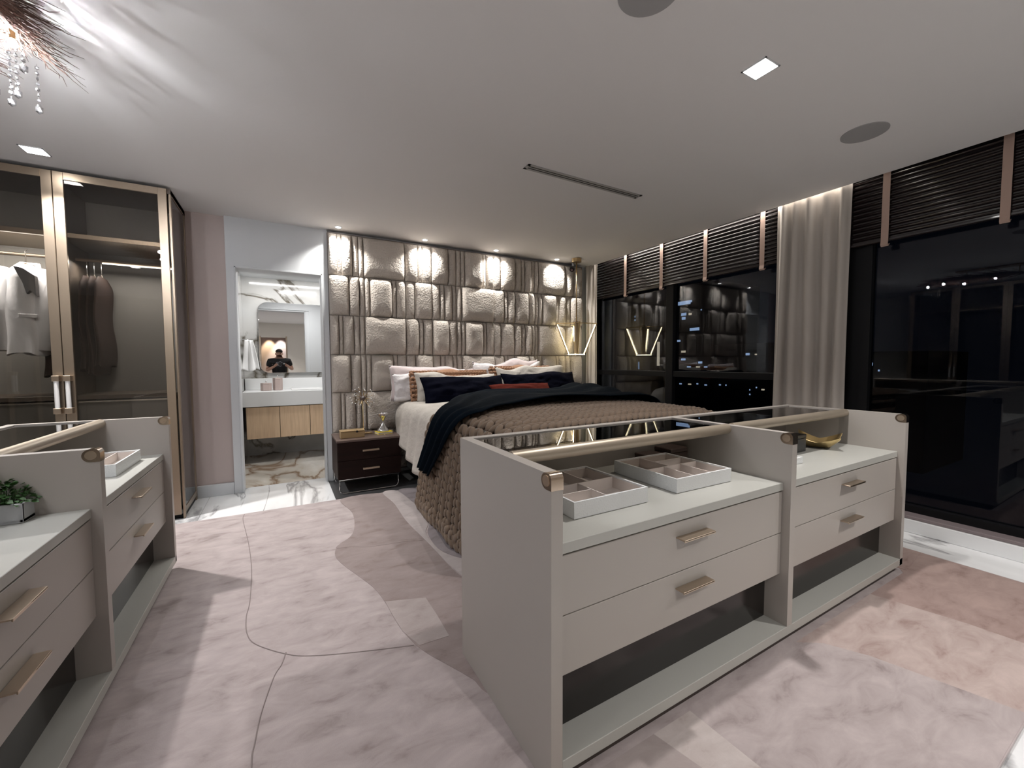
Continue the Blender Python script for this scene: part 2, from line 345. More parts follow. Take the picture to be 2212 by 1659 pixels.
# bathroom shell
struct('wall_bathroom_back', B(-.55, 2.2, 6.28, 6.4, 0, 2.4), M_marbB)
struct('wall_bathroom_left', B(-.55, -.42, 4.66, 6.28, 0, 2.4), M_marbB)
struct('wall_bathroom_right', B(2.1, 2.2, 4.66, 6.28, 0, 2.4), M_marbB)
struct('wall_bathroom_front', box(box(nb(), .43, 2.2, 4.66, 4.68, 0, 2.4), -.42, .43, 4.66, 4.68, 2.10, 2.4), M_white)
struct('ceiling_bathroom', B(-.55, 2.2, 4.66, 6.4, 2.32, 2.4), M_white)
bf = struct('floor_bathroom', B(-.55, 2.2, 4.60, 6.4, -.06, -.004), M_seam)
for x0, x1, y0, y1 in ((-.55, .45, 4.66, 5.6), (.45, 1.4, 4.66, 5.6), (1.4, 2.2, 4.66, 5.6), (-.55, .45, 5.6, 6.4), (.45, 1.4, 5.6, 6.4), (1.4, 2.2, 5.6, 6.4)):
    obj('stone_tile', B(x0 + .001, x1 - .001, y0 + .001, y1 - .001, -.012, 0), M_marbF, bf)
struct('trim_3', B(-.30, 1.6, 5.80, 5.86, 2.312, 2.322), M_ledb)

# ------------------------------------------------------------------ padded headboard wall
hb = thing('padded_wall_panel', 'tall beige boucle padded wall panel of stacked cushions behind the bed', 'wall panel', (.43, 4.53, .05))
obj('backing_board', B(.432, 3.64, 4.462, 4.53, .05, 2.505), M_headback, hb)
LA = [.432, .516, .555, .658, .715, .764, 1.188, 1.334, 1.385, 1.49, 1.683, 1.782, 1.839, 1.888, 2.111, 2.162, 2.264, 2.357, 2.55, 2.65, 2.708, 2.802, 2.851, 2.905, 3.332, 3.475, 3.622]
LB = [.432, .619, .719, .77, .821, 1.047, 1.095, 1.193, 1.293, 1.492, 1.583, 1.637, 1.731, 1.779, 1.844, 2.263, 2.407, 2.456, 2.558, 2.758, 2.852, 2.902, 2.966, 3.182, 3.235, 3.342, 3.425, 3.622]
ZR = [2.495, 2.088, 1.687, 1.291, .905, .50, .06]
def cushion_tile(x0, x1, z0, z1, d, seed):
    bm = nb(); w_, h_ = x1 - x0, z1 - z0; nu = max(6, min(16, int(w_ / .022))); nv = 14
    def f(a, b):
        # denser sampling near the rims
        u = math.sin((a - .5) * PI); v = math.sin((b - .5) * PI)
        ex = 1 - abs(u) ** max(2.2, w_ / .035); ez = 1 - abs(v) ** 5
        s = (max(0, ex) ** .6) * (max(0, ez) ** .55)
        wv = 1 + .12 * noise.noise(Vector((u * 1.3 + seed, v * 1.6, seed * .7)))
        sh = .004
        return (x0 + sh / 2 + (w_ - sh) * (u + 1) / 2, 4.462 - .002 - d * s * wv, z0 + sh / 2 + (h_ - sh) * (v + 1) / 2)
    return sheet(bm, f, nu, nv)
for r_ in range(6):
    L = LA if r_ % 2 == 0 else LB
    for k in range(len(L) - 1):
        w_ = L[k + 1] - L[k]; d = min(.085, .016 + w_ * .42) * rnd.uniform(.62, 1.12)
        obj('cushion_tile', cushion_tile(L[k], L[k + 1], ZR[r_ + 1], ZR[r_], d, r_ * 9.1 + k * 3.3), M_boucle, hb, True)

# ------------------------------------------------------------------ ceiling fittings
def downlight(x, y, label, on=True):
    t = thing('recessed_downlight', label, 'ceiling light', (x, y, H), 0, 'square recessed downlights')
    s = .056; fr = nb()
    for a in ((-s, s, -s, -s + .006), (-s, s, s - .006, s), (-s, -s + .006, -s, s), (s - .006, s, -s, s)): box(fr, x + a[0], x + a[1], y + a[2], y + a[3], H - .004, H + .0)
    obj('frame', fr, M_white, t)
    obj('lamp_face', B(x - s + .006, x + s - .006, y - s + .006, y + s - .006, H - .003, H - .001), M_lampsoft, t)
    obj('lamp_disc', lathe(nb(), [(.036, 0), (.036, .002)], (x, y, H - .006), 24), M_lampon, t); return t
downlight(*DOWN[0], 'square recessed downlight in the ceiling above the large dresser')
downlight(*DOWN[1], 'square recessed downlight in the ceiling just before the glass wardrobe')
for p, l in zip(DOWN[2:], ('near the right window', 'in the middle of the room', 'before the rear doorway', 'added as fill over the left dresser')): downlight(*p, 'square recessed downlight behind the photographer, ' + l)
for i, x in enumerate(WALLX):
    t = thing('wall_washer', ['first', 'second', 'third', 'fourth'][i] + ' small ceiling spotlight from the doorway washing the padded headboard', 'ceiling light', (x, 4.345, H), 0, 'spotlights over the padded wall')
    obj('trim_ring', lathe(nb(), [(.026, 0), (.026, .004), (.034, .004), (.034, 0)], (x, 4.345, H - .005), 20, True), M_white, t)
    obj('lamp_disc', lathe(nb(), [(.024, 0), (.024, .002)], (x, 4.345, H - .004), 20), M_lampon, t)
for x, y, l in ((1.187, 1.085, 'round grey ceiling speaker cut by the top edge of the photo'), (3.0, 1.115, 'round grey ceiling speaker beside the dark window blinds')):
    t = thing('ceiling_speaker', l, 'speaker', (x, y, H), 0, 'round ceiling speakers')
    obj('grille', lathe(nb(), [(.107, 0), (.107, .003), (0, .003)], (x, y, H - .004), 40), M_grille, t)
    obj('rim', lathe(nb(), [(.107, 0), (.111, 0), (.111, .004), (.107, .004)], (x, y, H - .004), 40, True), M_grille, t)
t = thing('air_slot', 'long narrow two-slot air vent set in the ceiling before the bed', 'vent', (2.02, 2.41, H))
fr = nb(); x0, x1, y0, y1 = 1.48, 2.545, 2.375, 2.45
for a in ((x0, x1, y0, y0 + .02), (x0, x1, y1 - .02, y1), (x0, x0 + .02, y0, y1), (x1 - .02, x1, y0, y1)): box(fr, *a, H - .004, H)
obj('frame', fr, M_trim, t); obj('slot', B(x0 + .02, x1 - .02, y0 + .02, y0 + .032, H - .003, H), M_slot, t); obj('slot', B(x0 + .02, x1 - .02, y1 - .032, y1 - .02, H - .003, H), M_slot, t)
obj('divider', B(x0 + .02, x1 - .02, y0 + .033, y1 - .033, H - .004, H), M_trim, t)
t = thing('security_camera', 'small black dome camera hanging from the ceiling near the window corner', 'camera', (3.41, 4.40, H))
obj('mount', tube(nb(), [(3.44, 4.41, H), (3.43, 4.40, H - .05)], .014, 12), M_white, t)
obj('camera_body', tube(nb(), [(3.45, 4.42, H - .055), (3.40, 4.375, H - .085), (3.375, 4.35, H - .105)], [.026, .034, .03], 16), M_blackbox, t, 2)
obj('lens', tube(nb(), [(3.378, 4.353, H - .103), (3.370, 4.345, H - .110)], .017, 14), M_silver, t)

# ------------------------------------------------------------------ pendant by the bed
px, py = 3.335, 4.2
t = thing('pendant_lamp', 'brass kite-shaped pendant lamp with glowing strips hanging beside the bed', 'lamp', (px, py, 1.3))
obj('canopy', lathe(nb(), [(.062, 0), (.062, .045), (0, .045)], (px, py, H - .046), 28), M_brass, t, 2)
obj('stem', tube(nb(), [(px, py, 1.72), (px, py, H - .04)], .008, 10), M_brass, t, True)
obj('centre_post', B(px - .022, px + .022, py - .022, py + .022, 1.315, 1.73, .003), M_post, t)
for k in range(4):
    a = PI / 2 * k + R(-29.5); dx, dy = math.cos(a), math.sin(a)
    def P(r, z): return (px + dx * r, py + dy * r, z)
    obj('top_bar', tube(nb(), [P(.02, 1.712), P(.262, 1.702)], .0065, 6), M_brass, t)
    obj('slanted_bar', tube(nb(), [P(.262, 1.702), P(.108, 1.307)], .0075, 6), M_brass, t)
    obj('light_strip', tube(nb(), [P(.246, 1.69), P(.100, 1.316)], .005, 6), M_led, t)
    obj('light_strip', tube(nb(), [P(.108, 1.303), P(.028, 1.303)], .005, 6), M_led, t)

# ------------------------------------------------------------------ blinds
def blind(y0, y1, tapes, label):
    t = thing('venetian_blind', label, 'blind', (3.86, (y0 + y1) / 2, 2.1), 0, 'raised dark wooden blinds')
    obj('head_rail', B(3.845, 3.895, y0, y1, 2.56, 2.62, .003), M_blind, t)
    n = 13; z0 = 2.098; p = (2.555 - z0) / n
    src = None
    for i in range(n):
        z = z0 + p * (i + .5)
        if src is None:
            bm = nb(); sec = [(.020 * math.cos(a) , .0135 * math.sin(a)) for a in [PI * 2 * k / 10 for k in range(10)]]
            va = [bm.verts.new((c, y0 + .004, s)) for c, s in sec]; vb = [bm.verts.new((c, y1 - .004, s)) for c, s in sec]
            for k in range(10): bm.faces.new((va[k], va[(k + 1) % 10], vb[(k + 1) % 10], vb[k]))
            bm.faces.new(va); bm.faces.new(vb)
            src = o = obj('slat', bm, M_blind, t, True, world=False)
        else: o = src.copy(); C.objects.link(o)
        o.location = Vector((3.868, 0, z)) - Vector(t.location)
    obj('bottom_rail', B(3.852, 3.888, y0, y1, 2.07, 2.092, .006, 2), M_blind, t)
    obj('inner_slat_stack', B(3.862, 3.876, y0 + .005, y1 - .005, 2.09, 2.56), M_blind, t)
    for y in tapes:
        bm = nb(); hw = .021; path = [(3.8435, 2.58), (3.843, 2.3), (3.8435, 2.075), (3.838, 2.045), (3.850, 2.035), (3.872, 2.055)]
        for i in range(len(path) - 1):
            a, b = path[i], path[i + 1]
            for e in ((a, b),):
                v = [bm.verts.new((e[0][0], y - hw, e[0][1])), bm.verts.new((e[1][0], y - hw, e[1][1])), bm.verts.new((e[1][0], y + hw, e[1][1])), bm.verts.new((e[0][0], y + hw, e[0][1]))]
                bm.faces.new(v)
        bmesh.ops.remove_doubles(bm, verts=bm.verts, dist=1e-5); bmesh.ops.recalc_face_normals(bm, faces=bm.faces); bmesh.ops.solidify(bm, geom=bm.faces[:], thickness=.002)
        obj('ladder_tape', bm, M_tape, t)
blind(1.99, 4.46, [3.855, 3.29, 2.73, 2.155], 'raised dark wooden blind between the bed and the middle curtain')
blind(-1.15, 1.52, [1.285, .718, .15, -.41], 'raised dark wooden blind above the window right of the middle curtain')
t = thing('led_cove_strip', 'thin lit strip in the ceiling pocket above the far blind', 'light', (3.80, 3.1, 2.65))
obj('strip', B(3.794, 3.806, 2.05, 4.3, 2.652, 2.66), M_ledw, t)

# ------------------------------------------------------------------ curtains
def curtain(p0, p1, folds, label, amp=.035, phase=0):
    t = thing('curtain', label, 'curtain', (p0[0], p0[1], 0.02), 0, 'beige floor length curtains')
    d = Vector((p1[0] - p0[0], p1[1] - p0[1])); L = d.length; d.normalize(); n_ = Vector((-d.y, d.x))
    if n_.x > 0: n_ = -n_
    def f(a, b):
        s = a * L; c = math.sin(a * folds * 2 * PI + phase + .25 * math.sin(b * 2.6 + a * 5)); c = math.copysign(abs(c) ** .6, c)
        am = amp * (.75 + .25 * (1 - b)) * (1 + .25 * math.sin(a * 17))
        q = Vector(p0) + d * (s + .01 * math.sin(b * 3 + a * 9)) + n_ * (am * c)
        return (q.x, q.y, .02 + b * 2.60)
    obj('drape', sheet(nb(), f, folds * 18, 24, .003), M_curt, t, True)
    obj('heading_band', B(min(p0[0], p1[0]) - .004, max(p0[0], p1[0]) + .004, min(p0[1], p1[1]), max(p0[1], p1[1]), 2.622, 2.64), M_curt, t)
curtain((3.818, 1.485), (3.818, 2.03), 5, 'wide beige pleated curtain hanging between the two windows', .034, -1.2)
curtain((3.70, 4.46), (3.80, 4.33), 3, 'narrow beige pleated curtain in the corner beside the padded wall', .016)

# ------------------------------------------------------------------ rug
rug = thing('rug', 'large blush and taupe patterned rug under the dressers, carved in curving shapes', 'rug', (1.2, 1.5, 0))
def rp(name, pts, z, m, smooth=True, h=.0016):
    p = catmull(pts, 6, True) if smooth else pts
    o = obj(name, prism(nb(), p, z - h, z), RUG[m], rug); return o
Z0 = .012
o = obj('rug_field', prism(nb(), [(-1.6, .285), (3.42, .285), (3.42, 2.15), (1.3, 2.15), (1.24, 2.7), (1.21, 3.3), (1.14, 3.56), (1.088, 3.80), (-1.6, 3.835)][::1], .0005, Z0), RUG['base'], rug)
rp('rug_patch', [(.42, 3.80), (.46, 3.402), (.437, 3.12), (.38, 2.94), (.302, 2.852), (.264, 2.767), (.255, 2.657), (.286, 2.518), (.342, 2.347), (.391, 2.182), (.413, 2.026), (.421, 1.884), (.432, 1.772), (.456, 1.655), (.485, 1.572), (.522, 1.496), (.567, 1.406), (.59, 1.357), (.65, 1.25), (1.0, 1.3), (.95, 1.9), (.838, 2.061), (.808, 2.576), (.783, 3.012), (.795, 3.438), (.768, 3.78)], Z0 + .0012, 'taupe')
tag(rug.children[-1], 'darker taupe shape')
rp('rug_patch', [(.775, 3.795), (.795, 3.438), (.783, 3.012), (.808, 2.576), (.838, 2.1), (.95, 1.6), (1.15, 1.7), (1.05, 2.15), (.93, 2.24), (.835, 2.43), (.84, 2.715), (.913, 2.889), (.948, 3.065), (.944, 3.347), (.90, 3.79)], Z0 + .0024, 'pale')
tag(rug.children[-1], 'pale curving band')
rp('rug_patch', [(.91, 3.785), (.952, 3.347), (.955, 3.065), (.92, 2.889), (.85, 2.70), (.845, 2.43), (.94, 2.24), (1.10, 2.15), (1.25, 2.1), (1.22, 2.7), (1.19, 3.3), (1.13, 3.54), (1.08, 3.785)], Z0 + .0016, 'mauve')
tag(rug.children[-1], 'grey mauve shape beside the bed')
rp('rug_patch', [(1.01, 3.0), (1.1, 3.06), (1.2, 3.03), (1.2, 2.7), (1.18, 2.25), (1.0, 2.27), (.90, 2.40), (.90, 2.55), (.93, 2.78)], Z0 + .0026, 'plum')
rp('rug_patch', [(.415, 2.03), (.50, 2.0), (.60, 1.962), (.603, 1.80), (.60, 1.63), (.47, 1.635), (.432, 1.76), (.421, 1.9)], Z0 + .0022, 'grey', False)
rp('rug_patch', [(.27, 2.80), (.36, 2.76), (.464, 2.703), (.689, 2.664), (.806, 2.65), (.788, 3.0), (.79, 3.4), (.765, 3.78), (.43, 3.79), (.455, 3.402), (.43, 3.12), (.38, 2.94)], Z0 + .0022, 'taupe')
# patchwork in front of the large dresser
for p, m_ in (([(.2, .86), (1.0, .86), (1.05, .66), (.98, .288), (.2, .288)], 'grey'), ([(1.0, .86), (1.176, .86), (1.19, .55), (1.17, .288), (.98, .288), (1.05, .66)], 'cream'),
              ([(1.176, .86), (1.86, .86), (1.952, .80), (2.03, .669), (2.085, .495), (2.149, .288), (1.17, .288), (1.19, .55)], 'base'),
              ([(1.86, .86), (2.58, .86), (2.663, .54), (2.69, .288), (2.149, .288), (2.085, .495), (2.03, .669), (1.952, .80)], 'rose'),
              ([(2.58, .86), (3.0, .86), (3.41, 1.1), (3.41, .288), (2.69, .288), (2.663, .54)], 'rosed')):
    rp('rug_patch', p, Z0 + .001, m_, False)
obj('rug_patch', prism(nb(), [(3.05, .86), (3.41, .9), (3.41, 2.1), (3.05, 2.1)], Z0 - .001, Z0 + .0024), RUG['rosed'], rug)
def groove(pts): 
    p = catmull([(x, y, Z0 + .0006) for x, y in pts], 6)
    obj('carved_line', tube(nb(), p, .0022, 5), M_groove, rug)
groove([(-.291, 3.80), (-.291, 3.662), (-.228, 3.177), (-.188, 2.763), (-.174, 2.385), (-.18, 2.23), (-.167, 2.084), (-.126, 1.982), (-.009, 1.849), (.089, 1.786), (.26, 1.716), (.45, 1.648)])
groove([(-.02, 1.87), (-.036, 1.8), (-.061, 1.742), (-.096, 1.577), (-.109, 1.459), (-.114, 1.407), (-.107, 1.30), (-.09, 1.1)])

# ------------------------------------------------------------------ glass-topped dressers
def rounded_front(bm, x0, x1, yf, z1, dy, dz, r):
    """bronze corner cap: profile in y-z, rounded at the front top"""
    prof = [(yf, z1 - dz)] + [(yf + r - r * math.cos(a), z1 - r + r * math.sin(a)) for a in [PI / 2 * k / 6 for k in range(7)]] + [(yf + dy * .5 + dy * .5 * math.cos(a), z1 - dz / 2 + dz / 2 * math.sin(a)) for a in [PI / 2 - PI * k / 12 for k in range(13)]]
    a = [bm.verts.new((x0, y, z)) for y, z in prof]; b = [bm.verts.new((x1, y, z)) for y, z in prof]; n = len(prof)
    bm.faces.new(a[::-1]); bm.faces.new(b)
    for i in range(n): bm.faces.new((a[i], a[(i + 1) % n], b[(i + 1) % n], b[i]))
def dresser(loc, rz, L, mid, label, zl):
    t = thing('dresser', label, 'dresser', loc, rz, 'glass topped dressers')
    D = .63; ZT_ = .904; th = .038; W = dict(world=False)
    def O(n, bm, m_, par=t, sm=False): return obj(n, bm, m_, par, sm, world=False)
    O('base_board', B(th if zl < .05 else 0, L, 0, D, .052, .090, .0015), M_lac_in)
    O('plinth', B(.04, L - .03, .022, D - .03, .0135, .0518), M_plinth)
    pan = []
    for x, nm in ((0, 'end_panel'), (mid, 'divider_panel'), (L - th, 'end_panel')):
        z0 = zl if x == 0 else (.090 if x == mid else .052)
        bm = nb(); prof = [(.0, z0), (D, z0), (D, ZT_), (.03, ZT_), (.012, ZT_ - .006), (.003, ZT_ - .016), (0, ZT_ - .03)]
        a = [bm.verts.new((x, y, z)) for y, z in prof]; b = [bm.verts.new((x + th, y, z)) for y, z in prof]; n = len(prof)
        bm.faces.new(a); bm.faces.new(b[::-1])
        for i in range(n): bm.faces.new((a[i], b[i], b[(i + 1) % n], a[(i + 1) % n]))
        p = O(nm, bm, M_lac)
        c = nb(); rounded_front(c, x - .0012, x + th + .0012, -.0015, ZT_ + .0012, .048, .046, .017); O('corner_cap', c, M_champ, p, 2)
        for xs in (x - .002, x + th + .002):
            dsk = nb(); lathe(dsk, [(.0155, -.0008), (.0155, .0008)], n=22); bmesh.ops.rotate(dsk, verts=dsk.verts, matrix=Matrix.Rotation(PI / 2, 3, 'Y')); bmesh.ops.translate(dsk, verts=dsk.verts, vec=(xs, .023, ZT_ - .021)); O('cap_disc', dsk, M_bronze, p)
    O('back_panel', B(th, L - th, D - .018, D - .001, .30, ZT_ - .018), M_lac)
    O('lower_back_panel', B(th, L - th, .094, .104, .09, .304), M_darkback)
    O('back_rail', B(th, L - th, D - .036, D, ZT_ - .018, ZT_ - .0005, .001), M_lac)
    for x0, x1 in ((th, mid), (mid + th, L - th)):
        O('top_shelf', B(x0, x1, .030, D - .019, .662, .695, .0015), M_lac_in)
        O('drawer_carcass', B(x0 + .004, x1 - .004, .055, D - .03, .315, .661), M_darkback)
        for z0, z1 in ((.4825, .656), (.305, .4795)):
            d = O('drawer', B(x0 + .003, x1 - .003, .032, .052, z0, z1, .0015), M_lac)
            cx = (x0 + x1) / 2; zc = z0 + .120
            h = nb(); box(h, cx - .082, cx + .082, -.004, .032, zc, zc + .005, .001); box(h, cx - .082, cx + .082, -.004, -.0005, zc - .003, zc + .004, .0008); O('handle', h, M_bronze, d)
        O('glass_top', B(x0 + .001, x1 - .001, .290, D - .037, ZT_ - .014, ZT_ - .006), M_tabglass)
        O('rail_rod', tube(nb(), [(x0, .284, ZT_ - .018), (x1, .284, ZT_ - .018)], .0235, 24), M_rod, t, 2)
        for xs in (x0 + .012, x1 - .012): O('glass_pin', tube(nb(), [(xs, D - .09, ZT_ - .04), (xs, D - .09, ZT_ - .015)], .005, 8), M_black)
        for xs, s in ((x0, 1), (x1, -1)): O('shelf_screw', tube(nb(), [(xs, .2, .14), (xs + .003 * s, .2, .14)], .006, 8), M_black)
    return t
dresser((.61, .8715, 0), 0, 2.412, 1.198, 'large greige dresser with glass top in front of the bed', .0135)
dresser((-.569, .93, 0), PI / 2, 2.068, 1.026, 'greige glass-topped dresser on the left, before the glass wardrobe', .052)

def tray(x, y, z, rz, w_, d_, bars, label, h=.055):
    t = thing('jewellery_tray', label, 'tray', (x, y, z), rz, 'white woven compartment trays')
    o_ = nb(); th = .007
    O_, I_ = [(0, 0), (w_, 0), (w_, d_), (0, d_)], [(th, th), (w_ - th, th), (w_ - th, d_ - th), (th, d_ - th)]
    vo0, vo1, vi1, vi0 = [[o_.verts.new((x_, y_, z_)) for x_, y_ in q_] for q_, z_ in ((O_, 0), (O_, h), (I_, h), (I_, .005))]
    for i in range(4):
        j = (i + 1) % 4
        for a_, b_ in ((vo0, vo1), (vo1, vi1), (vi1, vi0)): o_.faces.new((a_[i], a_[j], b_[j], b_[i]))
    o_.faces.new(vo0[::-1]); o_.faces.new(vi0); obj('tray_wall', o_, M_trayw, t, world=False)
    obj('lining', B(th, w_ - th, th, d_ - th, .006, .009), M_trayin, t, world=False)
    for a in ((th, w_ - th, th, th + .002), (th, w_ - th, d_ - th - .002, d_ - th), (th, th + .002, th, d_ - th), (w_ - th - .002, w_ - th, th, d_ - th)): obj('lining', B(*a, .009, h - .006), M_trayin, t, world=False)
    for x0, x1, y0, y1 in bars: obj('compartment_divider', box(nb(), x0 * w_ if x1 > x0 + .02 else x0 * w_ - .002, x1 * w_ if x1 > x0 + .02 else x0 * w_ + .002, y0 * d_ if y1 > y0 + .02 else y0 * d_ - .002, y1 * d_ if y1 > y0 + .02 else y0 * d_ + .002, .009, h - .004), M_trayin, t, world=False)
    return t
zs = .6965
tray(.802, 1.018, zs, 0, .334, .345, [(.03, .97, .50, .50), (.45, .45, .03, .50), (.03, .45, .27, .288), (.60, .60, .50, .97), (.25, .25, .5, .97)], 'white woven compartment tray nearest the left end of the large dresser')
tray(1.305, 1.028, zs, R(-1), .334, .345, [(.03, .97, .48, .48), (.35, .35, .03, .48), (.66, .66, .03, .48), (.45, .45, .48, .97), (.45, .97, .72, .72)], 'white woven compartment tray in front of two small brown boxes')
tray(2.11, 1.03, zs, 0, .13, .18, [], 'small white tray half hidden behind the middle panel of the large dresser', .03)
tray(-.665, 2.46, zs, PI / 2, .37, .30, [(.03, .97, .30, .30), (.03, .97, .62, .62), (.5, .5, .3, .97)], 'white compartment tray on the left dresser beside its end panel')
for a, l in (((1.525, 1.64, 1.375, 1.455, .052), 'lower brown box behind the compartment trays'), ((1.66, 1.785, 1.345, 1.45, .072), 'taller brown box standing by the middle panel')):
    t = thing('small_box', l, 'box', (a[0], a[2], zs), 0, 'small dark boxes on the large dresser')
    obj('box_body', B(a[0], a[1], a[2], a[3], zs, zs + a[4] * .7, .002), M_brownbox, t); obj('lid', B(a[0] - .001, a[1] + .001, a[2] - .001, a[3] + .001, zs + a[4] * .7 + .001, zs + a[4], .003), M_brownbox, t)
t = thing('small_box', 'tall black box beside the brass dish on the large dresser', 'box', (2.44, 1.155, zs), 0, 'small dark boxes on the large dresser')
obj('box_body', B(2.43, 2.55, 1.16, 1.25, zs, zs + .075, .002), M_blackbox, t); obj('lid', B(2.429, 2.551, 1.159, 1.251, zs + .076, zs + .096, .002), M_blackbox, t)
# brass dish, folded corners
t = thing('brass_dish', 'polished brass dish with folded corners at the right end of the dresser', 'dish', (2.75, 1.18, zs))
def dishf(a, b):
    u, v = a * 2 - 1, b * 2 - 1; r_ = max(abs(u), abs(v)); c = abs(u * v)
    z = .004 + .05 * max(0, (r_ - .55) / .45) ** 1.2 * (1 - .35 * (1 - c)) + .022 * c ** 2
    ou = u * (.068 + .025 * r_ + .02 * c); ov = v * (.062 + .025 * r_ + .02 * c); an = .35
    return (2.755 + ou * math.cos(an) - ov * math.sin(an), 1.19 + ou * math.sin(an) + ov * math.cos(an), zs + z)
obj('dish_body', sheet(nb(), dishf, 20, 20, .003), M_gold, t, 2)
# planter on the left dresser
t = thing('potted_plant', 'small leafy green plant in a square grey pot on the left dresser', 'plant', (-.83, 1.88, zs))
pot = nb(); x0, x1, y0, y1 = -.865, -.735, 1.885, 2.015
for a in ((x0, x1, y0, y0 + .008), (x0, x1, y1 - .008, y1), (x0, x0 + .008, y0, y1), (x1 - .008, x1, y0, y1)): box(pot, *a, zs + .001, zs + .062, .001)
box(pot, x0, x1, y0, y1, zs, zs + .01); 
# world -> it must sit before the divider panel
obj('pot', pot, M_concrete, t); obj('soil', B(x0 + .008, x1 - .008, y0 + .008, y1 - .008, zs + .04, zs + .05), M_hair, t)
leafsrc = None
for k in range(290):
    if leafsrc is None:
        bm = nb(); L_ = [(0, 0, 0), (.008, .006, .002), (.010, .015, .003), (0, .026, .0), (-.010, .015, .003), (-.008, .006, .002), (0, .013, -.002)]
        v = [bm.verts.new(p) for p in L_]
        for i in range(6): bm.faces.new((v[i], v[(i + 1) % 6], v[6]))
        leafsrc = o = obj('leaf', bm, M_leaf, t, True, world=False)
    else: o = leafsrc.copy(); C.objects.link(o)
    a = rnd.uniform(0, 2 * PI); r_ = rnd.uniform(0, 1) ** .6; hgt = .06 + .075 * (1 - r_ ** 2) * rnd.uniform(.35, 1)
    o.location = Vector((-.80 + .078 * r_ * math.cos(a), 1.95 + .078 * r_ * math.sin(a), zs + hgt)) - Vector(t.location)
    o.rotation_euler = (rnd.uniform(-.5, .9), rnd.uniform(-.6, .6), a - PI / 2 + rnd.uniform(-.8, .8)); s = rnd.uniform(.45, .85); o.scale = (s, s, s)
bm = nb()
for k in range(22):
    a = rnd.uniform(0, 6.28); r_ = rnd.uniform(.1, .9)
    tube(bm, [(-.80 + .04 * r_ * math.cos(a), 1.95 + .04 * r_ * math.sin(a), zs + .045), (-.80 + .07 * r_ * math.cos(a), 1.95 + .07 * r_ * math.sin(a), zs + .10)], .0012, 4)
obj('stems', bm, M_leaf, t)

# ------------------------------------------------------------------ glass wardrobes
def wardrobe(name, label, x1, ndoor, fw, rz=0, loc=(0, 0, 0), inner=True):
    """built with its right front corner at x1, front y=0, depth .54; each door .60 wide"""
    t = thing(name, label, 'wardrobe', loc, rz)
    def O(n, bm, m_, par=t, sm=False): return obj(n, bm, m_, par, sm, world=False)
    W_ = ndoor * .601; x0 = x1 - W_ - .015; dp = .545; top = 2.512
    O('plinth', B(x0, x1 - .01, .04, dp, 0, .038), M_black)
    O('roof_panel', B(x0, x1, .022, dp, 2.475, top), M_wardwood)
    O('floor_panel', B(x0, x1 - .016, .03, dp - .02, .038, .07), M_wardin)
    O('back_panel', B(x0, x1 - .02, dp - .018, dp, .07, 2.475), M_wardin)
    O('side_panel', B(x0 - .02, x0, .022, dp, 0, top), M_wardwood)
    # glazed end facing the room
    fr = nb(); s0, s1 = x1 - .014, x1
    box(fr, s0, s1, .024, .062, .0, top, .001); box(fr, s0, s1, dp - .04, dp, .0, top, .001); box(fr, s0, s1, .062, dp - .04, .04, .085, .001); box(fr, s0, s1, .062, dp - .04, top - .045, top, .001)
    e = O('end_frame', fr, M_bronze2); O('end_glass', B(s0 + .005, s0 + .010, .062, dp - .04, .085, top - .045), M_wardglass, e)
    for k in range(ndoor):
        a, b = x1 - .018 - (k + 1) * .601 + .002, x1 - .018 - k * .601 - .002
        fr = nb(); box(fr, a, a + fw, 0, .020, .04, 2.505, .0015); box(fr, b - fw, b, 0, .020, .04, 2.505, .0015); box(fr, a + fw, b - fw, 0, .020, 2.455, 2.505, .0015); box(fr, a + fw, b - fw, 0, .020, .04, .11, .0015)
        d = O('door', fr, M_bronze2); O('door_glass', B(a + fw, b - fw, .008, .013, .11, 2.455), M_wardglass, d)
        hx = a + .026 if k % 2 == 0 else b - .026
        O('handle_grip', tube(nb(), [(hx, -.032, .90), (hx, -.032, 1.10)], .0125, 14), M_whiteceram, d, 2)
        O('handle_bracket', B(hx - .019, hx + .019, -.046, .0, 1.09, 1.128, .002), M_bronze, d); O('handle_bracket', B(hx - .019, hx + .019, -.046, .0, .868, .906, .002), M_bronze, d)
        O('transom_bar', B(a + fw, b - fw, .0205, .0315, 2.076, 2.107, .001), M_bronze2)
        # inner shelves of this bay
        O('shelf', B(a, b, .032, dp - .02, 2.08, 2.105, .001), M_bronze2)
        if inner:
            O('shelf', B(a, b, .032, dp - .02, .955, .985, .001), M_wardwood)
            O('shelf_edge_strip', B(a, b, .028, .032, .934, .944), M_silver)
            O('hanging_rail', tube(nb(), [(a + .005, .28, 1.98), (b - .005, .28, 1.98)], .012, 10), M_bronze2)
            for z0, z1 in ((.50, .93), (.09, .49)): O('drawer_front', B(a + .004, b - .004, .06, .078, z0, z1, .001), M_wardin)
        if inner and k < 2:
            if k:
                O('jacket_fill_strip', B(a + .05, b - .05, .036, .046, 2.0760, 2.0795), M_ledlow); area((-.688 + (a + b) / 2, 3.955 + .044, 2.070), (-.688 + (a + b) / 2, 3.955 + .17, 1.5), 7, .45, .01)  # added strip and area light to brighten the jacket, not a real fixture
            else:
                O('rail_light', B(a + .15, b - .01, .272, .288, 1.962, 1.967), M_ledw); area((-.688 + (a + b) / 2, 3.955 + .262, 1.955), (-.688 + (a + b) / 2, 3.955 + .2, 1.0), 1.5, .5, .012)
        if k: O('partition', B(b - .006, b + .008, .03, dp - .02, .07, 2.475), M_wardwood)
    return t
wl = wardrobe('glass_wardrobe', 'tall bronze-framed wardrobe with smoked glass doors left of the doorway', 0, 4, .052, 0, (-.688, 3.955, 0))
